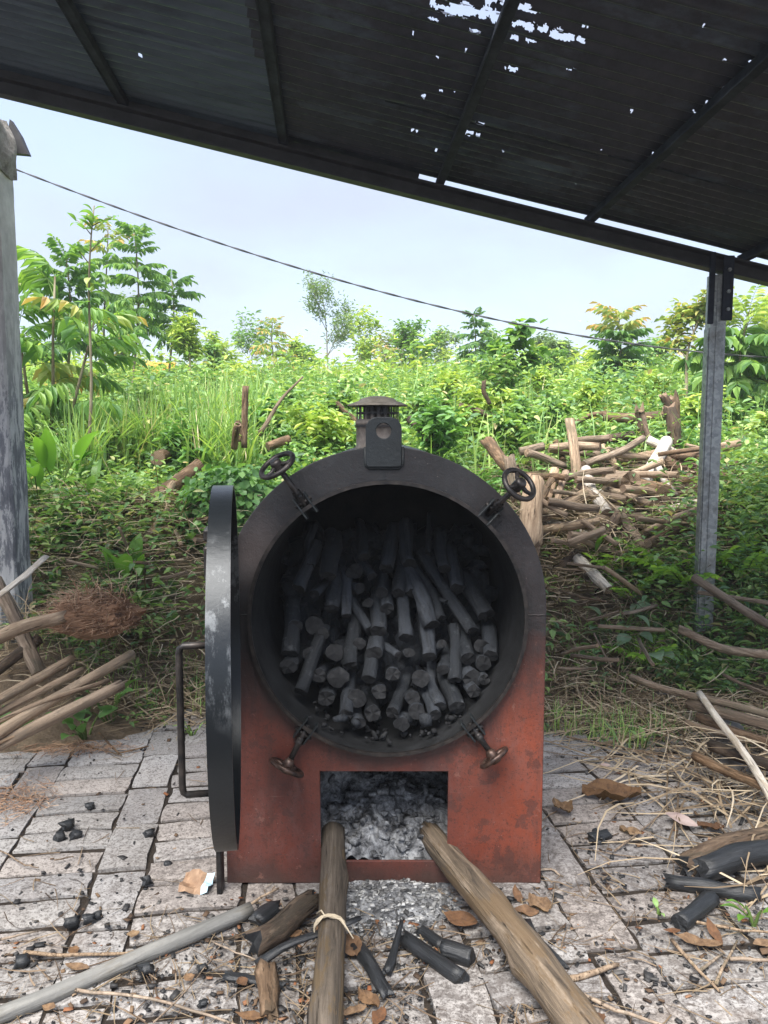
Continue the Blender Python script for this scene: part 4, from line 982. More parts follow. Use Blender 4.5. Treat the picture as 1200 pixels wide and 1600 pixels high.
# --- the log pile at the right
W_, G_, T_, B_, D_ = (M['bark_white'], M['cut']), (M['bark_grey'], M['cut']), (M['bark_tan'], M['cut']), (M['bark_brown'], M['cut']), (M['bark_dark'], M['cut'])
PG = 'logs in the pile right of the kiln'
pile = [(1003,762,5.75,1042,690,6.5,10,W_,'bleached white log pointing up the pile towards the stumps','bank_log',{'bend':.01}),
 (914,735,5.9,948,803,5.35,9,W_,'whitish log with dark tip sliding down the pile','bank_log',{'bend':.03}),
 (952,748,6.1,1038,774,5.55,17,B_,'thickest brown log with round sawn end at the pile centre','bank_log',{'rough':.09,'knots':3}),
 (955,752,5.9,985,752,5.65,16,G_,'fat grey stub left of the thickest sawn log','bank_log',{'ragged':.5}),
 (890,655,6.3,905,775,5.9,8,G_,'tall grey plank standing upright in the pile','upright_plank',{'flat':.5,'bend':.01}),
 (908,732,6.1,906,780,5.8,6,T_,'short tan stake right of the upright plank','bank_log',{}),
 (942,652,7.6,1058,648,7.4,7.5,B_,'horizontal brown pole resting between the two dark stumps','bank_log',{}),
 (895,662,7.8,950,644,7.6,4,B_,'thin bent branch left of the horizontal brown pole','bank_log',{'bend':.06}),
 (1003,700,7.2,999,637,7.2,9,D_,'left dark stump under the horizontal pole','stump',{'r1':.04,'ragged':1.2,'rough':.14}),
 (1056,700,7.0,1045,632,7.1,10,D_,'leaning dark stump at the right end of horizontal pole','stump',{'ragged':1.0}),
 (1057,690,7.2,1052,622,7.3,9,B_,'splintered brown stump behind the leaning dark stump','stump',{'ragged':1.5,'rough':.15}),
 (1036,618,7.2,1052,650,7.2,6,D_,'dark broken spike on top of the stumps','stump',{'ragged':1.0}),
 (1004,652,6.9,1058,735,6.3,4,D_,'dark crooked branch crossing in front of white log','bank_log',{'bend':.05}),
 (1046,712,6.5,1158,692,6.3,8.5,G_,'long grey pole reaching right past the steel post','bank_log',{}),
 (942,724,6.7,1040,704,6.5,6,G_,'slim grey pole behind the white log','bank_log',{}),
 (812,706,6.3,850,697,6.3,6.5,G_,'short grey log lying in weeds right of the kiln crown','bank_log',{}),
 (914,700,6.7,968,704,6.6,4.5,G_,'short grey stick in weeds behind the upright plank','bank_log',{}),
 (1040,722,6.3,1180,768,5.9,11,B_,'thick brown log sloping right behind the steel post','bank_log',{'rough':.1}),
 (1058,728,6.4,1190,735,6.1,7,G_,'grey log crossing behind the post above the thick brown log','bank_log',{}),
 (853,782,5.5,867,735,5.8,7.5,T_,'tan upright log left of the grey plank','bank_log',{}),
 (870,785,5.5,884,738,5.8,5.5,T_,'slimmer tan log between tan upright and grey plank','bank_log',{}),
 (846,806,5.3,920,768,5.6,10,G_,'grey-tan log with shaggy end left of the whitish log','bank_log',{'ragged':.7}),
 (826,862,4.9,834,752,5.4,17,T_,'broad pale stump right behind the kiln shoulder','stump',{'rough':.12,'ragged':.8}),
 (806,780,5.3,796,715,5.5,9,G_,'grey split log behind the right handwheel','bank_log',{'ragged':.8}),
 (762,690,5.9,806,742,5.5,10,B_,'torn hollow trunk above the right handwheel','stump',{'ragged':1.2,'hollow':True,'rough':.14}),
 (964,796,5.35,1013,862,5.0,7.5,G_,'right leg of the forked branch under the pile','bank_log',{}),
 (972,798,5.35,926,856,5.1,9,D_,'dark left leg of the forked branch under the pile','bank_log',{}),
 (974,818,5.4,985,862,5.2,7,T_,'short tan prop inside the forked branch','bank_log',{}),
 (962,867,5.0,1046,848,5.1,5,G_,'thin grey stick below the forked branch','bank_log',{}),
 (902,872,4.95,952,922,4.65,9,W_,'bleached branch leaning at the foot of the pile','bank_log',{'r1':.03}),
 (944,764,5.75,1018,788,5.4,5.5,G_,'slim pole under the thickest sawn log','bank_log',{}),
 (1000,788,5.6,1088,802,5.4,6.5,B_,'brown pole below the sawn end','bank_log',{}),
 (1046,768,5.8,1098,806,5.5,5.5,G_,'short grey pole just left of the steel post','bank_log',{}),
 (985,775,5.6,1100,790,5.5,7,D_,'dark log in the shade beneath the sawn end','bank_log',{}),
 (880,880,4.9,960,800,5.5,6,D_,'dark stick slanting up left of the forked branch','bank_log',{}),
 (860,750,6.0,920,735,6.1,6,D_,'dark log deep behind the upright plank','bank_log',{}),
 (1075,745,6.0,1100,800,5.6,6,D_,'dark pole steeply tilted behind the post','bank_log',{}),
 (945,800,5.6,1020,812,5.5,8,D_,'dark log at the base of the pile','bank_log',{}),
 (930,690,7.0,990,680,7.0,7,D_,'dark mossy log under the horizontal pole','bank_log',{}),
 (865,745,5.7,842,790,5.4,6,B_,'brown stick leaning on the broad pale stump','bank_log',{}),
 (1100,690,6.8,1102,720,6.6,5,D_,'short dark peg right of the stumps','stump',{}),
 (1130,800,5.9,1200,830,5.7,6,G_,'grey stick half hidden in weeds right of post','bank_log',{}),
 (868,690,6.8,880,720,6.6,5,B_,'brown stub in weeds left of the upright plank','stump',{})]
ORD2 = ORD + ['fourteenth', 'fifteenth', 'sixteenth', 'seventeenth', 'eighteenth', 'nineteenth', 'twentieth', 'twenty-first', 'twenty-second', 'twenty-third', 'twenty-fourth', 'twenty-fifth', 'twenty-sixth', 'twenty-seventh', 'twenty-eighth']
CN = {id(G_): 'grey', id(T_): 'tan', id(W_): 'whitish', id(B_): 'brown'}
def loose(n, xr, yr, ys, Ys, ar, lr, rr_, choice, where, name, group):
    L = []
    for q in range(n):
        x = U(*xr); y = U(*yr); L.append((x, y, interp(y, ys, Ys) + U(-.15, .1), U(*ar) if R.random() < .7 else U(.6, 1.4), U(*lr), U(*rr_), R.choice(choice)))
    for k, (x, y, Yc, a, l, r, mt) in enumerate(sorted(L, key=lambda t: t[0])):
        pole(x - l*math.cos(a), y - l*math.sin(a)*.6, Yc + U(-.2, .2), x + l*math.cos(a), y + l*math.sin(a)*.6, Yc + U(-.2, .2), r, mt,
             '%s %s stick, %s from the left of the loose sticks %s' % ('thick' if r > 4.5 else 'thin', CN[id(mt)], ORD2[k], where), 'stick', name, group, segs=6, sides=8)
loose(28, (845, 1180), (700, 855), [690, 760, 855], [6.7, 5.75, 5.0], (-.6, .6), (18, 52), (2.4, 7), (G_, G_, T_, T_, W_, B_), 'in the right pile', 'pile_stick', 'loose sticks in the right pile')
loose(12, (880, 1010), (880, 1060), [870, 960, 1060], [4.85, 4.35, 3.95], (-.6, .6), (20, 55), (1.6, 4), (G_, G_, B_, T_), 'below the pile', 'bank_stick', 'dry sticks right of the kiln')
def heaped(n):                          # heavier pieces thrown on top of the pile
    L = []
    for q in range(n):
        x = U(850, 1120); y = U(690, 850) - 22*math.exp(-((x-985)/70)**2); L.append((x, y, interp(y, [680, 760, 850], [6.5, 5.65, 4.95]) - U(.02, .15), U(-.9, .9), U(26, 62), U(3.6, 8), R.choice((G_, G_, T_, T_, G_, B_, G_, T_))))
    for k, (x, y, Yc, a, l, r, mt) in enumerate(sorted(L, key=lambda t: t[0])):
        pole(x - l*math.cos(a), y - l*math.sin(a)*.55, Yc + U(-.25, .25), x + l*math.cos(a), y + l*math.sin(a)*.55, Yc + U(-.25, .25), r, mt, '%s %s cut log, %s from the left of the logs thrown on the right pile' % ('stout' if r > 7 else 'slim', CN[id(mt)], ORD2[k]), 'log', 'heaped_log', 'cut logs thrown on the right pile', segs=7, sides=10, ragged=U(0, .3), rough=.09)
heaped(27)
loose(14, (120, 330), (745, 900), [740, 800, 900], [6.1, 5.5, 4.75], (-.8, .5), (15, 50), (1.6, 4.6), (G_, T_, T_, B_), 'on the left bank', 'bank_stick', 'dry sticks on the left bank')
for (x0,y0,Y0,x1,y1,Y1,rp,mt,lb,nm,kw) in pile:
    pole(x0, y0, Y0, x1, y1, Y1, rp, mt, lb, 'plank' if 'plank' in nm else ('stump' if nm == 'stump' else 'log'), nm, PG, **kw)
# ------------------------------------------------------------------ branches and brush at the right edge of the yard
RG = 'branches heaped along the right edge'
pole(1083, 902, 4.45, 1290, 1030, 3.9, 7, (M['bark_grey'], M['cut']), 'straight grey pole leaning in from the right below the steel post', name='leaning_pole', group=RG, bend=.008)
pole(1090, 925, 4.4, 1290, 955, 4.1, 3.5, (M['twig'], M['cut']), 'thin brown stick crossing the straight grey pole', 'stick', 'leaning_stick', RG)
pole(1060, 985, 4.15, 1230, 1030, 3.9, 7, (M['bark_grey'], M['cut']), 'crooked grey branch below the straight grey pole', 'branch', 'fallen_branch', RG, bend=.05, knots=3)
pole(985, 1058, 3.95, 1250, 1125, 3.45, 6, (M['bark_grey'], M['cut']), 'long grey branch across the brush at right', 'branch', 'fallen_branch', RG, bend=.03)
pole(1075, 1100, 3.75, 1260, 1150, 3.35, 9, (M['bark_grey'], M['cut']), 'thick grey branch beneath the long grey one', 'branch', 'fallen_branch', RG)
pole(1090, 1120, 3.65, 1260, 1180, 3.25, 8, (M['bark_brown'], M['cut']), 'brown branch beneath the thick grey one', 'branch', 'fallen_branch', RG)
pole(1070, 1130, 3.6, 1260, 1172, 3.3, 5, (M['bark_grey'], M['cut']), 'slim grey branch over the dark stones', 'branch', 'fallen_branch', RG)
pole(1092, 1084, 3.72, 1215, 1262, 2.75, 6, (M['bark_white'], M['cut']), 'pale bare stick slanting down over the branch heap', 'stick', 'leaning_stick', RG, bend=.012)
pole(1130, 1055, 3.9, 1260, 1108, 3.5, 3, (M['bark_grey'], M['cut']), 'thin pale stick behind the branch heap', 'stick', 'leaning_stick', RG)
pole(1085, 1180, 3.25, 1260, 1255, 2.8, 8, (M['bark_brown'], M['cut']), 'brown log along the lower side of branch heap', 'branch', 'fallen_branch', RG)
pole(1110, 1165, 3.35, 1280, 1215, 2.95, 10, (M['bark_dark'], M['cut']), 'dark log lowest in the branch heap', 'branch', 'fallen_branch', RG)
for (x, y, r, lb) in ((1133, 1165, 34, 'larger dark round stone under the branch heap'), (1150, 1205, 28, 'dark round stone below the larger one'), (1040, 1100, 20, 'small grey stone in grass right of the kiln'), (1180, 1140, 24, 'stone nearest the right edge under branches'), (1015, 1075, 16, 'smallest grey stone behind the yard edge')):
    g = gnd(x, y); rr_ = r/FPX*(g.y+.15)*.9
    bm = bmesh.new(); bmesh.ops.create_icosphere(bm, subdivisions=3, radius=1)
    sd = U(0, 50)
    for w in bm.verts: k = 1 + .22*n3(w.co.x*1.3+sd, w.co.y*1.3, w.co.z*1.3) + .06*n3(w.co.x*4+sd, w.co.y*4, w.co.z*4); w.co = Vector((w.co.x*1.25, w.co.y, w.co.z*.75))*k*rr_
    me = bpy.data.meshes.new('stone'); bm.to_mesh(me); bm.free(); me.materials.append(M['stone']); me.polygons.foreach_set('use_smooth', [True]*len(me.polygons))
    tag(link('stone', me, None, (g.x, g.y, rr_*.5), (0, 0, U(0, 6))), lb, 'stone', 'stones at the right yard edge')

# --- single twigs and straws lying on the blocks
def twig(pts, r, label, cat='twig', mat='twig', z=.012, name='twig', group='twigs lying on the paving'):
    P = [gnd(x, y, z + .004*math.sin(i*2.2)) for i, (x, y) in enumerate(pts)]
    PP = []
    for i in range(len(P)-1):
        for t in (0, .33, .66): q = lerp(P[i], P[i+1], t); PP.append(q + Vector((U(-.003, .003), U(-.003, .003), U(0, .004))))
    PP.append(P[-1]); m = MB(); m.tube(PP, [lerp(r, r*.55, i/len(PP)) for i in range(len(PP))], 6)
    c = sum(PP, Vector())/len(PP); me = mesh(name, [w-c for w in m.v], m.f, M[mat], True)
    return tag(link(name, me, None, c), label, cat, group)
twig([(865, 1150), (940, 1125), (1040, 1140)], .004, 'thin twig bent beside the kiln at yard edge')
twig([(885, 1152), (1020, 1178), (1140, 1200), (1230, 1235)], .005, 'long thin twig running right from the kiln towards the stones')
twig([(960, 1330), (1000, 1300), (1040, 1268)], .004, 'dark short twig left of the pale pink leaf')
twig([(1000, 1220), (1060, 1240), (1150, 1275)], .003, 'thin straw twig above the pale pink leaf')
twig([(890, 1532), (930, 1520), (965, 1507)], .010, 'stubby pale stick right of the slanting firewood', 'stick', 'bark_tan')
twig([(900, 1550), (960, 1578), (1030, 1602), (1080, 1620)], .006, 'yellow straw stalk at bottom right beside the firewood', 'straw', 'bamboo')
twig([(1050, 1470), (1090, 1515), (1125, 1550)], .006, 'grey stick slanting below the pale torn leaf', 'stick', 'bark_grey')
twig([(1095, 1518), (1130, 1490)], .005, 'short grey stick crossing the slanting one', 'stick', 'bark_grey')
twig([(1118, 1538), (1152, 1470)], .005, 'thin stick right of the slanting grey stick', 'stick', 'bark_grey')
twig([(1140, 1498), (1200, 1502), (1240, 1505)], .006, 'yellow straw at the right edge', 'straw', 'bamboo')
twig([(1110, 1390), (1050, 1345), (960, 1335), (900, 1325)], .003, 'fine dark twig left of the black logs')
twig([(1080, 1440), (1160, 1455), (1230, 1460)], .005, 'brown twig under the short charcoal cylinder')
twig([(830, 1362), (860, 1358), (880, 1370)], .005, 'small straw right of the kiln foot', 'straw', 'bamboo')
twig([(0, 1470), (30, 1462), (60, 1455)], .004, 'short straw at the left edge', 'straw', 'bamboo')
twig([(36, 1488), (100, 1495), (200, 1490), (270, 1470)], .006, 'brown twig above the grey pole')
twig([(120, 1548), (200, 1556), (300, 1578), (390, 1610)], .005, 'long yellow straw under the grey pole at bottom', 'straw', 'bamboo')
twig([(330, 1470), (370, 1490), (400, 1500)], .003, 'fine straw left of the half-burnt log', 'straw', 'bamboo')
twig([(355, 1440), (395, 1412), (435, 1388)], .006, 'pale cane stub at the end of grey pole', 'straw', 'bamboo')
twig([(60, 1060), (110, 1120), (125, 1165), (190, 1180)], .005, 'bent brown twig on the left blocks', mat='bark_brown')
twig([(125, 1108), (150, 1140), (186, 1178), (232, 1166)], .006, 'forked dry vine stem on the left blocks', mat='bark_brown')
twig([(0, 1330), (40, 1352), (60, 1356)], .003, 'hair-thin twig on the far left block')
twig([(85, 1345), (115, 1338)], .003, 'tiny twig on the block above the charcoal heap')
twig([(240, 1600), (290, 1550), (330, 1500), (350, 1470)], .0025, 'dark wiry twig crossing the grey pole')
twig([(1090, 1330), (1130, 1322), (1170, 1345), (1200, 1385)], .003, 'wiry twig arching over the black logs', z=.05)
twig([(1100, 1240), (1130, 1300), (1165, 1330)], .006, 'grey stick pointing at the black logs', 'stick', 'bark_grey')
twig([(1060, 1215), (1058, 1260), (1052, 1285)], .004, 'short upright-lying twig above the pink leaf', 'stick', 'bark_grey')

# --- dry leaves, each a curled blade
def leafblade(L, Wd, curl, cup, nseg=7, wav=.1, shape=1.0):
    v = []; f = []; sd = U(0, 50); cr_ = (-1, -.66, -.33, 0, .33, .66, 1); nc = len(cr_)
    for i in range(nseg+1):
        t = i/nseg; w = Wd*math.sin(math.pi*min(1, t*.94+.06)**shape)*.5 + .001; y = L*(t-.5); z = curl*((t-.5)**2)*L*2
        for s in cr_:
            tear = 1 - (.35*max(0, n3(t*5+sd, s*2)) if abs(s) > .9 else 0)*min(1, wav*4)
            v.append((s*w*tear, y, z + cup*abs(s)**1.4*w + wav*Wd*(.55*n3(t*3.2+sd, s*1.5) + .35*n3(t*8+sd, s*4, 3))))
    for i in range(nseg):
        for k in range(nc-1): a = i*nc+k; f.append((a, a+1, a+nc+1, a+nc))
    return v, f
def dry_leaf(x, y, lp, wp, ang, label, mat='dry_leaf', curl=.25, cup=.5, z=.012, tilt=(0, 0), wav=.15):
    g = gnd(x, y, z); s = .85*(g.y*CP+CAM_H*SP)/FPX
    v, f = leafblade(lp*s, wp*s, curl*.6, cup*.55, 11, wav); 
    return tag(link('dry_leaf', mesh('dry_leaf', v, f, M[mat], True), None, g, (tilt[0], tilt[1], math.radians(ang))), label, 'leaf', 'dry leaves on the paving')
dry_leaf(719, 1436, 66, 46, 60, 'smooth orange-tan oval leaf left of the slanting firewood', curl=.15, cup=.15, wav=.03, z=.022)
dry_leaf(955, 1243, 105, 58, 80, 'large crumpled brown leaf right of the kiln', cup=.9, wav=.45, z=.02)
dry_leaf(878, 1264, 50, 40, 20, 'curled brown leaf by the kiln right corner', cup=1.1, curl=.5, wav=.4, z=.02)
dry_leaf(1064, 1281, 58, 42, 70, 'smooth pale pink leaf left of the dark stones', 'pink_leaf', curl=.1, cup=.2, wav=.05, z=.03, tilt=(.25, 0))
dry_leaf(1090, 1472, 84, 30, 68, 'torn pale tan leaf below the charcoal cylinder', cup=.3, wav=.3)
dry_leaf(1115, 1456, 52, 20, 10, 'upright pale leaf beside the torn tan one', cup=.4, wav=.2, tilt=(.4, 0))
dry_leaf(842, 1412, 56, 40, 30, 'brown bark flake right of the slanting firewood', cup=.3, wav=.4, z=.02)
dry_leaf(822, 1425, 46, 30, 80, 'reddish torn leaf beside the bark flake', cup=.5, wav=.3)
dry_leaf(808, 1398, 40, 18, 10, 'narrow red-brown leaf against the kiln foot', cup=.5, wav=.3, tilt=(.3, .2))
dry_leaf(930, 1592, 40, 24, 100, 'brown leaf at bottom beside the slanting firewood', wav=.3)
dry_leaf(575, 1562, 60, 30, 40, 'crumpled orange-brown leaf right of the tied pole', cup=.7, wav=.5)
dry_leaf(552, 1580, 50, 22, 110, 'tan curled leaf below the crumpled orange one', cup=.6, wav=.4)
dry_leaf(592, 1590, 44, 26, 160, 'brown torn leaf at bottom centre', cup=.6, wav=.4)
dry_leaf(548, 1480, 60, 40, 20, 'dark brown leaf under the flaky charcoal slab', cup=.6, wav=.4, z=.02)
dry_leaf(392, 1588, 60, 22, 80, 'long tan leaf below the brown wedge', cup=.4, wav=.2)
dry_leaf(115, 1485, 24, 20, 50, 'bright orange leaf scrap above the grey pole', cup=.4)
dry_leaf(120, 1512, 50, 22, 75, 'pale brown leaf touching the grey pole', cup=.5, wav=.2)
dry_leaf(208, 1460, 22, 22, 20, 'red-brown leaf scrap left of the pole middle', cup=.5)
dry_leaf(76, 1574, 26, 20, 80, 'yellow leaf in the bottom left corner', cup=.4)
dry_leaf(295, 1528, 22, 20, 40, 'orange leaf scrap below the grey pole', cup=.5)
dry_leaf(378, 1535, 26, 20, 40, 'brown leaf scrap left of the wedge', cup=.7)
dry_leaf(460, 1460, 30, 18, 120, 'thin tan leaf near the half-burnt log', cup=.3)
dry_leaf(1050, 1455, 30, 14, 85, 'red-brown leaf sliver left of torn tan leaf', cup=.4)
dry_leaf(1075, 1345, 40, 20, 85, 'tan leaf at the tip of forked brown log', cup=.4)
dry_leaf(985, 1300, 40, 26, 60, 'brown crumbled leaf left of the forked log', cup=.7, wav=.5)
dry_leaf(1110, 1292, 46, 26, 70, 'tan crumpled leaf right of the pink leaf', cup=.7, wav=.5)
dry_leaf(945, 1196, 20, 14, 70, 'small pink-red leaf right of the kiln side', 'pink_leaf', cup=.3)
dry_leaf(1190, 1475, 36, 22, 100, 'red-brown leaf at the right edge', cup=.5)
dry_leaf(300, 770, 24, 22, 20, 'orange leaf caught in the weeds left of the door', z=.95) if False else None
# paper scrap with a blue end beside the door
g = gnd(308, 1384, .012)
pv = []; pfc = []; pm = []
for j in range(6):
    for i in range(9): pv.append(((i-4)*.0125 + U(-.002, .002), (j-2.5)*.016 + U(-.002, .002), .012 + .010*math.sin(i*.9+j) + .008*math.sin(j*1.6) + U(0, .004)))
for j in range(5):
    for i in range(8): a = j*9+i; pfc.append((a, a+1, a+10, a+9)); pm.append(1 if i > 5 else 0)
tag(link('paper_scrap', mesh('paper_scrap', pv, pfc, (M['paper'], M['paper_blue']), False, pm), None, g, (.35, 0, -.1)), 'crumpled brown paper wrapper with pale blue end beside the door foot', 'paper')

# --- uncountable litter
def strands(name, n, posf, lmin, lmax, wid, mat, label, cat, up=0.15, curve=.4, seed=3, seg=3):
    rg = np.random.default_rng(seed); V = np.zeros((n, (seg+1)*2, 3))
    for i in range(n):
        x, y, z = posf(rg); L = rg.uniform(lmin, lmax); a = rg.uniform(0, 6.283); e = rg.normal(0, up); c = rg.normal(0, curve); w = wid*rg.uniform(.6, 1.4)
        px_, py_, pz_ = x, y, z
        for k in range(seg+1):
            aa = a + c*(k/seg-.5); nx, ny = -math.sin(aa), math.cos(aa); ww = w*(1 - .75*(k/seg)**2)
            V[i, 2*k] = (px_ + nx*ww, py_ + ny*ww, pz_); V[i, 2*k+1] = (px_ - nx*ww, py_ - ny*ww, pz_ + ww*.8)
            st = L/seg; px_ += math.cos(aa)*math.cos(e)*st; py_ += math.sin(aa)*math.cos(e)*st; pz_ = max(pz_ + math.sin(e)*st, z-.002); e -= rg.uniform(0, .35)
    q = np.array([[2*k, 2*k+1, 2*k+3, 2*k+2] for k in range(seg)])
    F = (np.arange(n)[:, None, None]*((seg+1)*2) + q[None]).reshape(-1, 4)
    return tag(link(name, npmesh(name, V.reshape(-1, 3), F, mat), None), label, cat, kind='stuff')
def cluster_xy(rg, w=1.0):
    # more litter in front of the kiln and along the right side, little on the clean left blocks
    while True:
        x = rg.uniform(-2.0, 2.3); y = rg.uniform(1.45, 4.1)
        d = .035
        d += .75*math.exp(-((x-.1)/.75)**2 - ((y-2.05)/.45)**2)
        d += .9*max(0, min(1, (x-.75-.25*n3(y*2, 3.1))/.8))*(.4+.6*max(0, min(1, (2.6-y)/.8)) + .5*max(0, (y-3.2)))
        d += .35*math.exp(-((x+.7)/.5)**2 - ((y-1.9)/.35)**2) + max(0, (y-3.75))*1.5
        d *= .55 + 1.4*max(0, n3(x*3.1, y*3.1, 6))
        if -.53 < x < .53 and 2.44 < y < 3.8: continue
        if rg.random() < d: return x, y
def pf(rg): x, y = cluster_xy(rg); return x, y, rg.uniform(.001, .012)
strands('straw_litter', 2600, pf, .03, .17, .0014, M['straw'], 'thin straw and grass stems strewn over the paving', 'straw', .04, .35, 3)
def pf(rg): x, y = cluster_xy(rg); return x, y, .003, 1
chips('leaf_crumbs', 1900, pf, .005, .019, M['crumb'], 'small brown leaf crumbs strewn over the paving', 'leaf litter', .25)
def pf(rg):
    x, y = cluster_xy(rg); 
    return x, y, .002, (1.0 if rg.random() < .9 else 1.9)
chips('charcoal_crumbs', 7000, pf, .003, .013, M['coal_crumb'], 'black charcoal crumbs scattered over the paving round the kiln', 'charcoal', .5)
def pf(rg):
    x = rg.uniform(1.0, 2.5); y = rg.uniform(2.4, 4.4); 
    while rg.random() > (x-.9)/1.1*(.5+.4*(y-2.4)): x = rg.uniform(1.0, 2.6); y = rg.uniform(2.4, 4.4)
    return x, y, rg.uniform(.0, .10)*min(1, (x-.9))+.005
def pf2(rg):
    x, y = cluster_xy(rg); return x, y, rg.uniform(.001, .010)
strands('twig_litter', 1500, pf2, .03, .16, .0016, M['fine_twig'], 'fine dark twiglets strewn over the paving', 'twig litter', .05, .5, 15)
strands('dead_brush', 2300, pf, .15, .7, .0032, M['brush'], 'tangled brown dead twigs along the right yard edge', 'brush', .22, .5, 8, 4)
def pf(rg):
    y = rg.uniform(3.85, 5.7); x = rg.uniform(-2.4, 2.9)
    if x > 1.7 and rg.random() < .6: x = rg.uniform(.5, 1.7)
    return x, y, hz(x, y) + rg.uniform(0, .22)*min(1, (y-3.8))
strands('dry_undergrowth', 10500, pf, .10, .42, .0030, M['brush'], 'dry brown stems and dead vines at the foot of the bank', 'brush', .45, .8, 9, 4)
def pf(rg):
    y = rg.uniform(4.7, 6.9); x = rg.uniform(.95, 2.8); return x, y, hz(x, y) + rg.uniform(0, .15)
strands('pile_brush', 2200, pf, .12, .5, .004, M['fine_twig'], 'brown dead twigs and stems filling the log pile', 'brush', .3, .6, 10, 4)
# coir root clump on the left
def pf(rg):
    c = at(150, 952, 3.95); a = rg.uniform(0, 6.28); r = rg.uniform(0, 1)**.5
    return c.x + math.cos(a)*r*.23, c.y + math.sin(a)*r*.14, c.z - .09 + rg.uniform(0, .2)*(1-r*r)**.5
strands('root_clump', 2600, pf, .06, .20, .0022, M['fibre'], 'shaggy reddish-brown root fibre clump beside the bamboo poles', 'root clump', .5, 1.2, 12, 4)
bpy.data.objects['root_clump'].pop('kind', None)
c = at(150, 952, 3.95)
bm = bmesh.new(); bmesh.ops.create_icosphere(bm, subdivisions=4, radius=1)
for w in bm.verts: k = 1 + .3*n3(w.co.x*2, w.co.y*2, w.co.z*2) + .12*n3(w.co.x*7, w.co.y*7, w.co.z*7); w.co = Vector((w.co.x*.22, w.co.y*.13, w.co.z*.10))*k
me = bpy.data.meshes.new('root_core'); bm.to_mesh(me); bm.free(); me.materials.append(M['fibre'])
rc = bpy.data.objects['root_clump']; ro = link('root_core', me, rc, (c.x, c.y, c.z-.04))
def pf(rg):
    c = gnd(120, 1172); return c.x + rg.normal(0, .13), c.y + rg.normal(0, .035), .008 + rg.uniform(0, .012)
strands('rootlets', 500, pf, .02, .10, .0012, M['fibre'], 'fine reddish rootlets lying across the left blocks', 'root litter', .1, 1.2, 13, 3)
def pf(rg):
    c = gnd(15, 1255); return c.x + rg.normal(0, .09), c.y + rg.normal(0, .08), .008 + rg.uniform(0, .02)
strands('rootlet_mat', 500, pf, .02, .10, .0012, M['fibre'], 'brown rootlet mat at the left edge of the paving', 'root litter', .1, 1.2, 14, 3)
# ------------------------------------------------------------------ foliage
LT = np.array([0, .30, .68, 1, .68, .30]); LS = np.array([0, -.5, -.36, 0, .36, .5]); LH = np.array([0, .03, .0, -.10, .0, .03])
LF = np.array([[0, 1, 2, 3], [0, 3, 4, 5]])
def leaf_arrays(pos, d, up, L, Wd, droop=.12):
    d = d/np.linalg.norm(d, axis=1, keepdims=True); side = np.cross(d, up); side /= np.linalg.norm(side, axis=1, keepdims=True)+1e-9; nn = np.cross(side, d)
    h = np.array([0, .06, .03, -1, .03, .06])[None, :]*np.where(np.arange(6) == 3, droop, 1)[None, :]
    V = pos[:, None, :] + d[:, None, :]*(L[:, None]*LT[None])[..., None] + side[:, None, :]*(Wd[:, None]*LS[None])[..., None] + nn[:, None, :]*(L[:, None]*h)[..., None]
    F = (np.arange(len(pos))[:, None, None]*6 + LF[None]).reshape(-1, 4)
    return V.reshape(-1, 3), F
def rand_dirs(rg, n, elev0, elev1):
    a = rg.uniform(0, 2*np.pi, n); e = rg.uniform(elev0, elev1, n)
    return np.stack([np.cos(a)*np.cos(e), np.sin(a)*np.cos(e), np.sin(e)], 1)
HZ = np.vectorize(hz)

# --- weeds as one uncountable mass per zone
def weeds(name, n, zone, hmin, hmax, lpp, Lr, ratio, mat, label, seed, spread=.6, thin=None):
    rg = np.random.default_rng(seed); (y0, y1) = zone; B = []
    while len(B) < n:
        y = math.sqrt(rg.uniform(y0*y0, y1*y1)) if y1 > 9 else rg.uniform(y0, y1); x = rg.uniform(-1, 1)*(.58*y + .6)
        if thin and rg.random() > thin(x, y): continue
        B.append((x, y, hz(x, y)))
    B = np.array(B); H = rg.uniform(hmin, hmax, n)*rg.uniform(.6, 1.2, n)*np.array([.55 + 1.5*max(0, n3(b[0]*.9, b[1]*.9, 21)+.25) for b in B])
    idx = np.repeat(np.arange(n), lpp); m = len(idx); t = rg.uniform(.15, 1, m); lean = rg.normal(0, .25, (n, 2))
    pos = B[idx].copy(); pos[:, :2] += lean[idx]*(H[idx]*t)[:, None] + rg.normal(0, .02, (m, 2)) ; pos[:, 2] += H[idx]*t - .02
    d = rand_dirs(rg, m, -.35, .75); up = np.stack([rg.normal(0, .35, m), rg.normal(0, .35, m), np.ones(m)], 1)
    L = rg.uniform(Lr[0], Lr[1], m); pos[:, :2] += d[:, :2]*(rg.uniform(0, spread, m)*H[idx]*.5)[:, None]
    V, F = leaf_arrays(pos, d, up, L, L*rg.uniform(ratio*.8, ratio*1.2, m), .2)
    return tag(link(name, npmesh(name, V, F, mat)), label, 'weeds', kind='stuff')
def thin_near(x, y):
    k = .40 + .60*min(1, max(0, (y-5.2)/1.0))
    if 1.0 < x < 2.75 and 4.6 < y < 6.9: k *= .16
    if x > 2.25 and y < 5.6: k = 1.0
    if x < -1.75 and y < 5.6: k = .8
    return k*(.45 + 1.0*max(0, n3(x*1.1, y*1.1, 12)+.35))
weeds('bank_weeds', 2300, (4.35, 7.3), .10, .40, 15, (.035, .085), .45, M['leaf_weed'], 'low leafy weeds covering the near bank', 21, .6, thin_near)
weeds('slope_weeds', 3400, (6.8, 13), .15, .55, 15, (.05, .12), .42, M['leaf_weed'], 'bright green weeds over the slope behind the kiln', 22, .7, lambda x, y: .18 if (1.2 < x < 3.6 and y < 7.9) else 1)
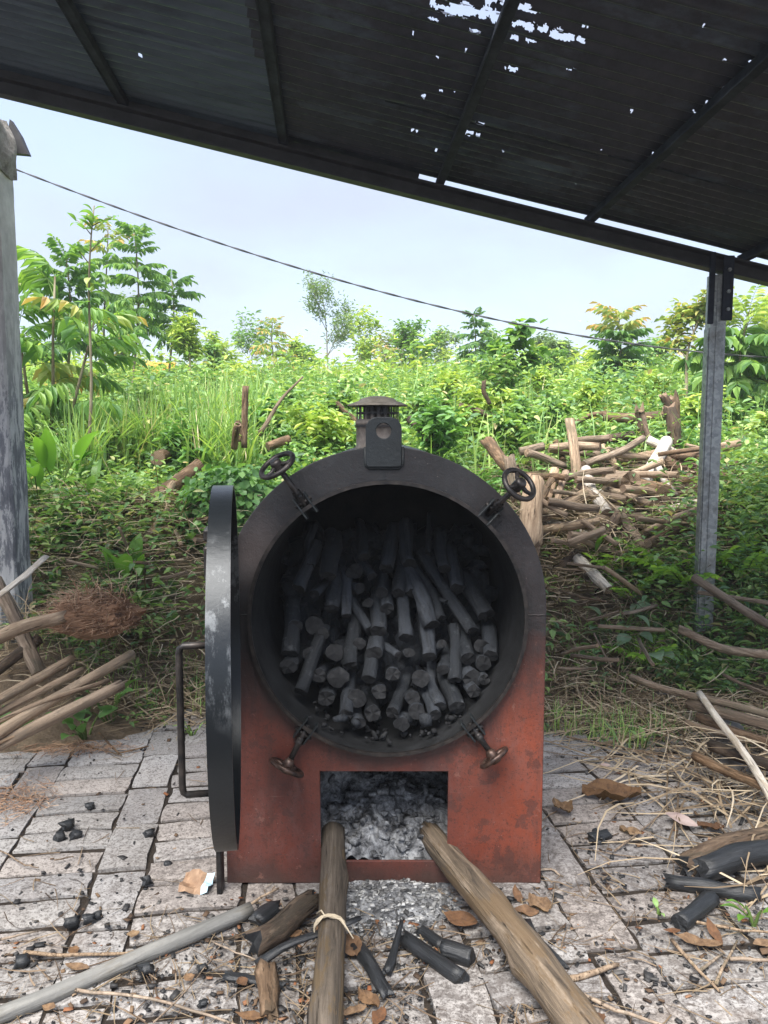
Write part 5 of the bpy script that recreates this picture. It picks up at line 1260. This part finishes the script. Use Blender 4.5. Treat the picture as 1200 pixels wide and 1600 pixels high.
weeds('field_weeds', 3000, (12, 27), .15, .7, 13, (.09, .20), .40, M['leaf_lime'], 'yellow-green weeds on the far field', 23, .7)
weeds('creeper', 1500, (4.5, 8.0), .04, .22, 14, (.05, .09), .85, M['leaf_vine'], 'broad-leaved creeper running over the bank and logs', 24, 1.2,
      lambda x, y: max(0, n3(x*.9+4, y*.9, 3)*1.6+.15)*(0.12 if (1.0 < x < 2.75 and y < 6.8) else 1)*(.15 if y < 5.2 else 1))
def pf_right(x, y): return (1.0 if y < 5.05 or x > 2.3 else .12) if x > 1.55 + .25*n3(y*2, x) else 0.03
weeds('right_undergrowth', 620, (4.1, 5.6), .12, .42, 18, (.03, .075), .42, M['leaf_weed'], 'fresh green undergrowth round the steel post', 25, .7, pf_right)
def pf_edge(x, y): return max(0, min(1, (y-3.7)*2.2))*max(0, n3(x*2.2, y*2.2, 8)+.18)*(1.2 if x > .5 else .5)
weeds('yard_edge_weeds', 260, (3.65, 4.4), .05, .16, 12, (.025, .06), .35, M['leaf_weed'], 'small weeds sprouting at the edge of the paving', 26, .8, pf_edge)

def grass(name, n, posf, hmin, hmax, wid, mat, label, seed, lean=.5, seg=3):
    rg = np.random.default_rng(seed); P = np.array([posf(rg) for _ in range(n)]); H = rg.uniform(hmin, hmax, n); a = rg.uniform(0, 6.283, n); ln = np.abs(rg.normal(0, lean, n))
    w = wid*rg.uniform(.6, 1.4, n); V = np.zeros((n, (seg+1)*2, 3)); sx, sy = -np.sin(a), np.cos(a)
    for k in range(seg+1):
        t = k/seg; r = H*ln*t**1.8; z = H*(t - .35*np.minimum(1, ln)*t**2.2); ww = w*(1-.9*t**1.5)
        cx_, cy_2, cz_ = P[:, 0]+np.cos(a)*r, P[:, 1]+np.sin(a)*r, P[:, 2]+z-.02
        V[:, 2*k] = np.stack([cx_+sx*ww, cy_2+sy*ww, cz_], 1); V[:, 2*k+1] = np.stack([cx_-sx*ww, cy_2-sy*ww, cz_], 1)
    q = np.array([[2*k, 2*k+1, 2*k+3, 2*k+2] for k in range(seg)])
    F = (np.arange(n)[:, None, None]*((seg+1)*2) + q[None]).reshape(-1, 4)
    return tag(link(name, npmesh(name, V.reshape(-1, 3), F, mat)), label, 'grass', kind='stuff')
def pf(rg):
    while True:
        y = math.sqrt(rg.uniform(6.3**2, 26**2)); x = rg.uniform(-1, 1)*(.58*y+.6)
        if rg.random() < .25 + 1.2*max(0, n3(x*.5, y*.5, 5)): return x, y, hz(x, y)
grass('field_grass', 11000, pf, .25, .75, .008, M['leaf_grass'], 'long green grass over the slope and field', 31)
TUFTS = [(-2.25 + .55*i % 1.4, 6.6 + .33*i % 1.7) for i in range(14)]
def pf(rg):
    i = rg.integers(0, 18); c = (-2.45 + (i*.37) % 1.35, 6.3 + (i*.61) % 2.0); x = c[0]+rg.normal(0, .09); y = c[1]+rg.normal(0, .09); return x, y, hz(x, y)
grass('blade_grass', 2600, pf, .35, .75, .010, M['leaf_grass'], 'tall broad-bladed grass tufts on the left slope', 32, .6, 4)
def pf(rg):
    while True:
        y = rg.uniform(3.55, 4.7); x = rg.uniform(.65, 2.4)
        if rg.random() < max(.05, n3(x*2.3, y*2.3, 2)*1.6+.2) and (y > 3.75 or x > 1.0): return x, y, hz(x, y)
grass('edge_grass', 1300, pf, .04, .20, .0035, M['leaf_grass'], 'short grass along the right yard edge', 33, .8)
def pf(rg):
    y = rg.uniform(4.0, 4.5); x = rg.uniform(-1.9, -.5); return x, y, hz(x, y)
grass('left_edge_grass', 420, pf, .05, .2, .0035, M['leaf_grass'], 'short grass at the foot of the left bank', 34, .8)

# --- compound leaf: a rachis with paired leaflets; a thing's fronds share one of these meshes
def frond_mesh(name, pairs, ll, lw, arch, hang, mat, seed, stalk=.22, term=True):
    rg = np.random.default_rng(seed); P = []; D = []; UPS = []; LL = []; WW = []
    def rp(t): return np.array([0, t*(1-.10*arch*t), arch*(t*.55 - .95*t*t)])
    for i in range(pairs):
        t = stalk + (1-stalk)*(i+.3)/pairs; p = rp(t); sz = ll*(.75+.45*math.sin(math.pi*(i+1)/(pairs+1)))*rg.uniform(.9, 1.1)
        for s in (-1, 1):
            P.append(p + np.array([0, rg.normal(0, .008), 0])); D.append(np.array([s*1.0, .45+rg.normal(0, .12), -hang*rg.uniform(.6, 1.3)])); UPS.append([rg.normal(0, .2)-s*.3, rg.normal(0, .2), 1]); LL.append(sz); WW.append(lw*rg.uniform(.85, 1.15))
    if term: P.append(rp(1.0)); D.append(np.array([0, 1, -hang-.2*arch])); UPS.append([0, 0, 1]); LL.append(ll); WW.append(lw)
    V, F = leaf_arrays(np.array(P), np.array(D), np.array(UPS, float), np.array(LL), np.array(WW), .28)
    V = V.tolist(); F = F.tolist(); mi = [0]*len(F)
    for w in (.008,):
        pts = [Vector(rp(t)) for t in (0, .33, .66, 1)]; tv, tf, _ = tube(pts, [w, w*.8, w*.6, w*.4], 3); b = len(V); V += [tuple(x) for x in tv]; F += [tuple(b+i for i in q) for q in tf]; mi += [1]*len(tf)
    me = mesh(name, V, F, (mat, M['stalk']), False, mi); return me
def fronds(mat, n=3, **kw): return [frond_mesh('frond', mat=mat, seed=50+q, **kw) for q in range(n)]
FR = {'dark': fronds(M['leaf_dark'], pairs=7, ll=.33, lw=.15, arch=.45, hang=.75), 'mid': fronds(M['leaf_mid'], pairs=7, ll=.34, lw=.15, arch=.5, hang=.8),
      'yellow': fronds(M['leaf_yellow'], pairs=5, ll=.34, lw=.12, arch=.5, hang=.8), 'red': fronds(M['leaf_red'], pairs=4, ll=.34, lw=.14, arch=.3, hang=.7),
      'lime': fronds(M['leaf_lime'], pairs=7, ll=.26, lw=.075, arch=.4, hang=.35), 'long': fronds(M['leaf_mid'], pairs=6, ll=.34, lw=.105, arch=.5, hang=1.1),
      'flat': fronds(M['leaf_dark'], pairs=7, ll=.33, lw=.15, arch=.55, hang=.7)}
def tree_root(name, label, px, Y, cat='tree', group=None):
    x = at(px, 700, Y).x; b = Vector((x, Y, hz(x, Y)-.06)); return thing(name, label, cat, b, None, group), b
def trunk(root, b, pts, r0, r1, mat='stem', name='trunk', n=7):
    pts = [Vector(p)-b for p in pts]; m = MB(); m.tube(pts, [lerp(r0, r1, i/(len(pts)-1)) for i in range(len(pts))], n); return m.build(name, M[mat], root, True)
def put_frond(root, me, loc, az, pitch, L, roll=0):
    q = Quaternion((0,0,1), az - math.pi/2) @ Quaternion((1,0,0), pitch) @ Quaternion((0,1,0), roll)
    return link('frond', me, root, loc, q, L)
def tiered(label, px, pyt, Y, tiers, flen, kind='dark', start=.35, top='', name='whorled_tree', per=7, lean=0.0, group='young whorled trees on the slope', tr=.022, taper=.55, jit=.25):
    root, b = tree_root(name, label, px, Y, group=group); top_ = at(px + lean, pyt, Y); H = top_.z - b.z
    f = lambda t: b + Vector(((top_.x-b.x)*t + .04*math.sin(t*5+px), .05*math.sin(t*4), H*t*.97))
    trunk(root, b, [f(i/8) for i in range(9)], tr, tr*.35)
    for k in range(tiers):
        t = start + (1-start)*(k+.5)/tiers; p = f(t) - b; L = flen*lerp(1, taper, (k/max(1, tiers-1))**1.6)*U(.9, 1.1); a0 = U(0, 6.28)
        for j in range(per):
            pit = lerp(-.10, .75, k/max(1, tiers-1)) + U(-jit, jit); mk = FR[top] if (top and k >= tiers-(1 if top == 'red' else 2)) else FR[kind]
            put_frond(root, R.choice(mk), p + Vector((0, 0, U(-.05, .05)*H/tiers*3)), a0 + 6.283*j/per + U(-.25, .25), pit, L*U(.8, 1.15), U(-.3, .3))
    return root
tiered('taller left twin tree with leafy whorls and yellowish tip, left', 166, 350, 12.5, 6, .44, 'mid', .50, 'yellow', per=6, taper=.85)
tiered('dark dense whorled tree just right of its taller twin at left', 212, 352, 11.5, 7, .40, 'mid', .42, 'mid', per=7, taper=.85)
tiered('neat tiered tree with drooping dark fronds, left of the sky gap', 268, 432, 12.5, 5, .40, 'flat', .50, per=7, taper=.8)
tiered('small tree with yellowish drooping tiers left of the feathery tree', 428, 500, 14.5, 5, .40, 'yellow', .35, per=7)
tiered('slim conical dark tree standing alone right of the chimney', 740, 488, 15.0, 6, .40, 'flat', .35, per=7, taper=.6)
tiered('bushy dark tree with yellowish crown tips left of the steel post', 966, 492, 11.5, 8, .50, 'dark', .15, 'yellow', per=8, taper=.85)
tiered('big-leaved tree partly hidden behind the steel post', 1158, 482, 9.5, 7, .62, 'mid', .2, 'lime', per=8, lean=8, taper=.8)
tiered('leafy tree cut by the right frame edge', 1225, 500, 10.0, 6, .80, 'mid', .15, 'lime', per=8)
tiered('tree with grey-green whorls low behind the left leafy tree', 105, 394, 9.5, 6, .40, 'dark', .45, 'mid', per=8, taper=.85)
for (px_, py_, Y_, n_, kd_, lb_) in ((350, 538, 17, 5, 'lime', 'slim lime sapling right of the neat tiered left tree'), (600, 546, 20, 5, 'yellow', 'slim yellowish sapling above the chimney cap'), (642, 540, 18, 5, 'mid', 'slim tiered sapling just right of the chimney cap'),
        (694, 552, 20, 5, 'lime', 'slim lime sapling left of the conical dark tree'), (862, 552, 16, 5, 'mid', 'slim tiered sapling between broad-leaved sapling and yellow-tipped tree'), (470, 545, 19, 5, 'mid', 'slim tiered sapling left of the feathery tree')):
    tiered(lb_, px_, py_, Y_, n_, .42, kd_, .35, per=7, taper=.7)
# big drooping-leaf tree against the wall end
root, b = tree_root('leafy_tree', 'broad leafy tree with long drooping leaflets beside the wall end', 78, 7.0)
for (dx, topy, lean) in ((0, 432, 8), (-30, 470, -25), (25, 500, 45)):
    top_ = at(78 + dx + lean, topy, 7.0); base = b + Vector((dx*.004, U(-.1, .1), 0)); trunk(root, b, [base, lerp(base, top_, .35) + Vector((U(-.05, .05), 0, .05)), lerp(base, top_, .7), top_], .020, .008)
    for k in range(17):
        t = .12 + .88*k/16; p = lerp(base, top_, t) - b
        put_frond(root, R.choice(FR['long'] if R.random() < .8 else FR['yellow']), p, U(0, 6.28), lerp(-.25, .7, t) + U(-.3, .3), U(.42, .66), U(-.3, .3))
# thin bare sapling with a tuft of leaves on top
def bladed(root, loc, az, pitch, L, Wd, mat, name='leaf'):
    key = ('blade', mat, round(Wd/L, 1))
    if key not in FR:
        v, f = leafblade(1.0, round(Wd/L, 1), -.28, .25, 8, .03, .9); FR[key] = mesh('leaf', [(x, y+.5, z) for x, y, z in v], f, M[mat], True)
    q = Quaternion((0,0,1), az - math.pi/2) @ Quaternion((1,0,0), pitch) @ Quaternion((0,1,0), U(-.35, .35))
    return link(name, FR[key], root, loc, q, L)
root, b = tree_root('thin_sapling', 'thin bare-stemmed sapling with a small leaf tuft crossing the cable', 127, 6.3)
top_ = at(150, 322, 6.3); f = lambda t: b + (top_-b)*t + Vector((.03*math.sin(t*6), .02*math.sin(t*4), 0)); trunk(root, b, [f(i/10) for i in range(11)], .017, .005)
for (t, dx, dz) in ((.80, -.16, .16), (.84, .14, .15), (.9, -.12, .12), (.93, .16, .08)):
    p = f(t); trunk(root, b, [p, p + Vector((dx*.5, .02, dz*.6)), p + Vector((dx, .03, dz))], .005, .003, name='branch', n=5)
    for q in range(5): bladed(root, p - b + Vector((dx, .03, dz))*U(.5, 1.05), U(0, 6.28), U(-.3, .6), U(.08, .13), .04, 'leaf_mid')
for q in range(12): bladed(root, f(U(.9, 1.0)) - b, U(0, 6.28), U(-.2, .7), U(.09, .15), .045, 'leaf_mid')
for q in range(7): bladed(root, f(U(.66, .76)) - b, U(0, 6.28), U(-1.0, .2), U(.08, .14), .06, 'leaf_yellow' if q < 2 else 'leaf_mid')

# --- branching trees whose leaves are small: trunk plus crown
def branchy(label, px, pyt, Y, spread, mat, nleaf, lsz, seed, name='leafy_tree', cat='tree', start=.35, dens=.5, ratio=.42, group=None, depth=3, tr=.02, elong=1.0, droop=0.2, flat=1.0, hang=(-.6, .6)):
    root, b = tree_root(name, label, px, Y, cat, group); rr = random.Random(seed); rg = np.random.default_rng(seed); top_ = at(px, pyt, Y); H = top_.z-b.z
    m = MB(); tips = []
    def grow(p, d, L, r, lev):
        pts = [p]; q = p
        for i in range(4):
            d = (d + Vector((rr.gauss(0, .10), rr.gauss(0, .10), rr.gauss(.03, .05)))).normalized(); q = q + d*L/4; pts.append(q)
            if lev > 0 and i >= (1 if lev < depth else 0):
                for s in range(1 if rr.random() < .55 else 2):
                    a = rr.uniform(0, 6.28); dd = (d*rr.uniform(.5, 1.0) + Vector((math.cos(a), math.sin(a), rr.uniform(0, .5)))*rr.uniform(.5, .9)).normalized(); grow(q, dd, L*rr.uniform(.45, .75)*spread, r*.55, lev-1)
            if lev <= 1: tips.append((q.copy(), d.copy()))
        m.tube(pts, [lerp(r, r*.5, i/4) for i in range(5)], 5 if lev else 4, caps=False)
    trk = Vector((U(-.05, .05), 0, 1)).normalized(); mid = Vector((0, 0, H*start)); m.tube([Vector((0,0,0)), mid*.5 + Vector((.01, 0, 0)), mid], [tr, tr*.9, tr*.8], 7)
    grow(mid, trk, H*(1-start)*.82, tr*.8, depth)
    m.build('trunk', M['stem'], root, True)
    idx = rg.integers(0, len(tips), nleaf); base = np.array([tips[i][0] for i in idx]); sg = H*.035*dens*2
    pos = base + rg.normal(0, sg, (nleaf, 3)); dd = rand_dirs(rg, nleaf, *hang); up = np.stack([rg.normal(0, .4, nleaf), rg.normal(0, .4, nleaf), np.ones(nleaf)], 1)
    L = rg.uniform(lsz*.7, lsz*1.3, nleaf); V, F = leaf_arrays(pos, dd, up, L, L*ratio, droop); V[:, 2] = np.maximum(V[:, 2], .1)
    link('crown', npmesh('crown', V, F, M[mat]), root); return root
branchy('airy feathery pale tree left of the chimney, highest at centre', 513, 476, 17, .85, 'leaf_pale', 2000, .075, 3, 'feathery_tree', start=.25, dens=.5, ratio=.3, depth=3, hang=(0, 1.2))
branchy('yellow-green branching tree just left of the steel post', 1068, 478, 9.5, .78, 'leaf_yellow', 900, .10, 7, start=.45, dens=.5, ratio=.5, depth=3, tr=.022)
branchy('broad-leaved sapling right of the conical tree', 806, 542, 9.5, .85, 'leaf_mid', 520, .13, 11, start=.25, dens=.6, ratio=.72, depth=2, tr=.016)
branchy('lime shrub with cassava-like crown behind the tiered left tree', 300, 520, 11.5, .9, 'leaf_lime', 1500, .10, 13, 'shrub', 'shrub', start=.5, dens=.8, ratio=.3)
branchy('pale misty tree between the sapling and the yellow-tipped tree', 880, 548, 20, .9, 'leaf_pale', 2200, .11, 17, start=.15, dens=.8, ratio=.4)
far = [(352, 548, 17, 'leaf_lime', 'lime bush on the skyline left of the yellowish tree'), (395, 560, 21, 'leaf_mid', 'dim bush on the skyline between lime bush and yellowish tree'), (468, 560, 18, 'leaf_lime', 'lime bush left of the feathery tree foot'),
       (560, 548, 18, 'leaf_lime', 'rounded lime tree just right of the feathery tree'), (598, 560, 22, 'leaf_yellow', 'small yellow-green bush above the chimney cap'), (628, 545, 17, 'leaf_mid', 'green tree right of the chimney cap'),
       (665, 556, 20, 'leaf_weed', 'second green tree right of the chimney cap'), (700, 556, 22, 'leaf_pale', 'pale bush left of the conical dark tree'), (770, 560, 19, 'leaf_weed', 'bush right of the conical dark tree'),
       (842, 566, 22, 'leaf_pale', 'pale bush behind the broad-leaved sapling'), (915, 575, 18, 'leaf_lime', 'lime bush left of the yellow-tipped tree'), (1020, 586, 16, 'leaf_weed', 'low bush right of the yellow-tipped tree'),
       (335, 575, 14, 'leaf_weed', 'low green bush right of the cassava-like shrub'), (238, 540, 23, 'leaf_pale', 'pale bush above the orange tarpaulin'), (185, 560, 20, 'leaf_yellow', 'yellow-green bush left of the orange tarpaulin'),
       (60, 560, 16, 'leaf_mid', 'green bush beside the wall end on the skyline'), (1090, 590, 15, 'leaf_lime', 'lime bush at the foot of yellow-green tree'), (1180, 590, 17, 'leaf_lime', 'lime bush at the right frame edge')]
for i, (px, pyt, Y, mt, lb) in enumerate(far):
    branchy(lb, px, pyt-10 - (i*37 % 23), Y, 1.15 if i % 2 else .8, mt, 520 + (i*211 % 400), .12, 40+i, 'skyline_bush', 'bush', start=.22, dens=.75, ratio=.42, group='bushes along the skyline', depth=3 if i % 3 else 2, tr=.016)
mids = [(455, 628, 8.5, 'leaf_weed', 'leafy shrub left of the slanting grey stick'), (330, 610, 9, 'leaf_weed', 'leafy shrub left of the upright stake'), (700, 612, 9.5, 'leaf_lime', 'lime shrub right of the chimney'),
        (770, 590, 8.5, 'leaf_weed', 'green shrub behind the black twisted snag'), (845, 600, 10.5, 'leaf_lime', 'lime shrub behind the dark dead branch'), (560, 606, 10.5, 'leaf_weed', 'green shrub behind the chimney'), (1140, 640, 8.5, 'leaf_weed', 'shrub right of the stumps behind the post'), (1190, 660, 8, 'leaf_lime', 'lime shrub at right edge behind the post')]
mids += [(250, 640, 7.6, 'leaf_weed', 'leafy shrub right of the broad-bladed grass'), (410, 655, 7.0, 'leaf_vine', 'dark shrub between the stake and the slanting stick'), (500, 640, 7.4, 'leaf_weed', 'shrub in front of the chimney left side'), (520, 668, 6.6, 'leaf_lime', 'lime shrub just behind the kiln crown left of chimney'),
         (660, 640, 7.8, 'leaf_weed', 'shrub right behind the lifting lug'), (690, 672, 6.6, 'leaf_vine', 'dark low shrub behind the kiln crown right of chimney'), (740, 640, 7.6, 'leaf_lime', 'lime shrub over the dark dead branch'), (800, 660, 7.0, 'leaf_weed', 'shrub left of the short grey log'),
         (860, 640, 8.2, 'leaf_weed', 'shrub left of the tall upright plank'), (930, 625, 8.8, 'leaf_lime', 'lime shrub behind the horizontal brown pole'), (1090, 640, 8.0, 'leaf_lime', 'lime shrub right of the splintered stump'), (290, 690, 6.4, 'leaf_vine', 'dark shrub above the rough barked log'), (150, 690, 6.6, 'leaf_weed', 'shrub at the foot of the thin sapling'), (1010, 600, 10, 'leaf_lime', 'lime shrub right of the yellow-tipped tree foot')]
for i, (px, pyt, Y, mt, lb) in enumerate(mids):
    branchy(lb, px, pyt, Y, 1.0, mt, 800, .09, 70+i, 'slope_shrub', 'shrub', start=.1, dens=1.3, ratio=.42, group='shrubs on the slope', depth=2, tr=.012)

# --- plants one can pick out near the yard
def leaf_plant(label, px, py, Y, n, L, ratio, mat, spread=.12, h=.35, name='broad_leaf_plant', cat='plant', group=None, pit=(.1, 1.1)):
    p = at(px, py, Y); p.z = hz(p.x, Y) if Y > 4.1 else 0
    root = thing(name, label, cat, p, None, group)
    for k in range(n):
        a = U(0, 6.28); t = U(.35, 1); q = Vector((math.cos(a)*spread*U(.2, 1), math.sin(a)*spread*U(.2, 1), h*t)); s = L*U(.7, 1.2)
        m = MB(); m.tube([(0, 0, -.02), q*.6 + Vector((0, 0, .05*h)), q], [.006, .005, .003], 5, caps=False); m.build('stalk', M['stalk'], root, True)
        bladed(root, q, a + U(-.4, .4), U(*pit), s, s*ratio, mat)
    return root
leaf_plant('clump of large upright glossy leaves in front of the left leafy tree', 88, 720, 5.9, 13, .36, .34, 'leaf_big', .25, .35)
leaf_plant('broad-leaved plant between glossy clump and wall end', 60, 760, 5.6, 12, .26, .36, 'leaf_big', .25, .30)
leaf_plant('leafy plant right of the glossy clump', 140, 780, 5.6, 14, .20, .34, 'leaf_mid', .25, .28)
leaf_plant('bright young plant with one upright leaf on the left bank', 192, 835, 4.9, 9, .17, .5, 'leaf_big', .12, .20, pit=(.4, 1.4))
leaf_plant('dark leafy plant below the bright young plant', 185, 880, 4.6, 13, .14, .45, 'leaf_mid', .22, .20)
leaf_plant('round-leaved plant growing over the bamboo poles', 170, 1010, 3.85, 13, .105, .7, 'leaf_vine', .16, .20)
leaf_plant('round-leaved sprig below the root clump', 130, 1030, 3.7, 8, .095, .7, 'leaf_vine', .12, .14)
leaf_plant('heart-leaved sprig in front of the wall foot', 50, 960, 4.0, 8, .11, .75, 'leaf_ivory', .12, .22)
leaf_plant('dark leafy sprig at the left edge above the bamboo', 8, 1050, 3.6, 8, .11, .55, 'leaf_vine', .12, .14)
leaf_plant('grey-green heart-leaved vine at the foot of the log pile', 968, 915, 4.55, 8, .13, .8, 'leaf_ivory', .16, .26, pit=(-.6, .4))
leaf_plant('grey-green heart-leaved vine right of the first one', 1000, 940, 4.45, 7, .12, .8, 'leaf_ivory', .16, .2, pit=(-.6, .4))
leaf_plant('bright leafy weed on the log pile left side', 905, 815, 5.1, 12, .13, .35, 'leaf_big', .16, .2)
leaf_plant('green seedling with folded leaves at the right paving edge', 1178, 1440, 2.25, 4, .075, .45, 'leaf_big', .03, .06, pit=(-.3, .5))
leaf_plant('small sprig on the right paving near the stones', 1008, 1130, 3.6, 7, .06, .3, 'leaf_weed', .06, .07)
leaf_plant('tiny green sprout between right paving blocks', 1030, 1420, 2.3, 3, .03, .5, 'leaf_weed', .012, .02)
leaf_plant('small weed in the paving joint beside the door handle', 300, 1112, 3.75, 6, .06, .25, 'leaf_weed', .05, .05)
FERN = [frond_mesh('frond', 14, .20, .055, .5, .15, M['leaf_fern'], 80+q, .12) for q in range(2)]
def fern(label, px, py, Y, n, L):
    p = at(px, py, Y); p.z = hz(p.x, Y); root = thing('fern', label, 'fern', p, None, 'ferns round the steel post')
    for k in range(n): put_frond(root, R.choice(FERN), (0, 0, .02), 6.283*k/n + U(-.3, .3), U(.5, 1.1), L*U(.8, 1.15), U(-.2, .2))
fern('tall bright yellow-green fern just left of the steel post', 1070, 905, 4.75, 8, .42)
fern('fern low in front, at the foot of the log pile', 1015, 965, 4.4, 6, .30)
fern('fern fronds leaning under the log pile', 985, 895, 4.8, 6, .34)
fern('small fern below the forked branch', 975, 860, 5.0, 5, .26)
fern('fern right of the steel post', 1165, 930, 4.7, 7, .34)
# leafy vine mound left of the kiln crown
root, b = tree_root('vine_mound', 'mound of small heart-shaped vine leaves left of the kiln crown', 362, 5.5, 'vine')
rg = np.random.default_rng(90); n = 1500; a = rg.uniform(0, 6.28, n); e = np.arcsin(rg.uniform(0, 1, n)); rad = rg.uniform(.75, 1.05, n)
pos = np.stack([np.cos(a)*np.cos(e)*.42*rad, np.sin(a)*np.cos(e)*.35*rad, np.sin(e)*.50*rad], 1); out = pos/np.linalg.norm(pos, axis=1, keepdims=True)
dd = out*.4 + np.stack([rg.normal(0, .4, n), rg.normal(0, .4, n)-.2, -.6+rg.normal(0, .3, n)], 1); L = rg.uniform(.045, .08, n)
V, F = leaf_arrays(pos, dd, out + rg.normal(0, .25, (n, 3)), L, L*.85, .15); link('foliage', npmesh('foliage', V, F, M['leaf_vine']), root)
m = MB()
for q in range(24):
    a_ = U(0, 6.28); m.tube([(0, 0, 0), (math.cos(a_)*.2, math.sin(a_)*.2, .28), (math.cos(a_)*.38, math.sin(a_)*.32, U(.05, .4))], .006, 4, caps=False)
m.build('stem', M['stem'], root, True)
# far orange tarpaulin shelter
c = at(240, 560, 19.0); zt = hz(c.x, 19.0); hgt = c.z - zt
sh = thing('tarpaulin_shelter', 'small bright orange tarpaulin shelter far off on the left field', 'shelter', (c.x, 19.0, zt))
m = MB(); w, dp = .46, .8
m.add([(-w, 0, hgt*.30), (-w*.9, dp/2, hgt), (-w, dp, hgt*.30), (w, 0, hgt*.30), (w*.9, dp/2, hgt*.92), (w, dp, hgt*.30), (0, 0, hgt*.34), (0, dp/2, hgt*.90), (0, dp, hgt*.34)], [(0,6,7,1), (6,3,4,7), (1,7,8,2), (7,4,5,8)]); m.build('tarpaulin', M['tarp'], sh)
for sx in (-1, 1):
    m = MB(); m.tube([(sx*w*.9, dp/2, -.1), (sx*w*.9, dp/2, hgt*.91)], .02, 6); m.build('pole', M['stem'], sh)
# ------------------------------------------------------------------ thin humid air over the field
def make_haze():
    m = bpy.data.materials.new('haze'); m.use_nodes = True; t = m.node_tree; t.nodes.clear()
    o = t.nodes.new('ShaderNodeOutputMaterial'); v = t.nodes.new('ShaderNodeVolumePrincipled')
    v.inputs['Color'].default_value = (.90, .94, 1.0, 1); v.inputs['Density'].default_value = .0030; v.inputs['Anisotropy'].default_value = .2
    t.links.new(v.outputs[0], o.inputs['Volume'])
    b = MB(); b.box((0, 55, 3.4), (320, 150, 11.0)); h = b.build('haze', m); tag(h, kind='stuff')
make_haze()
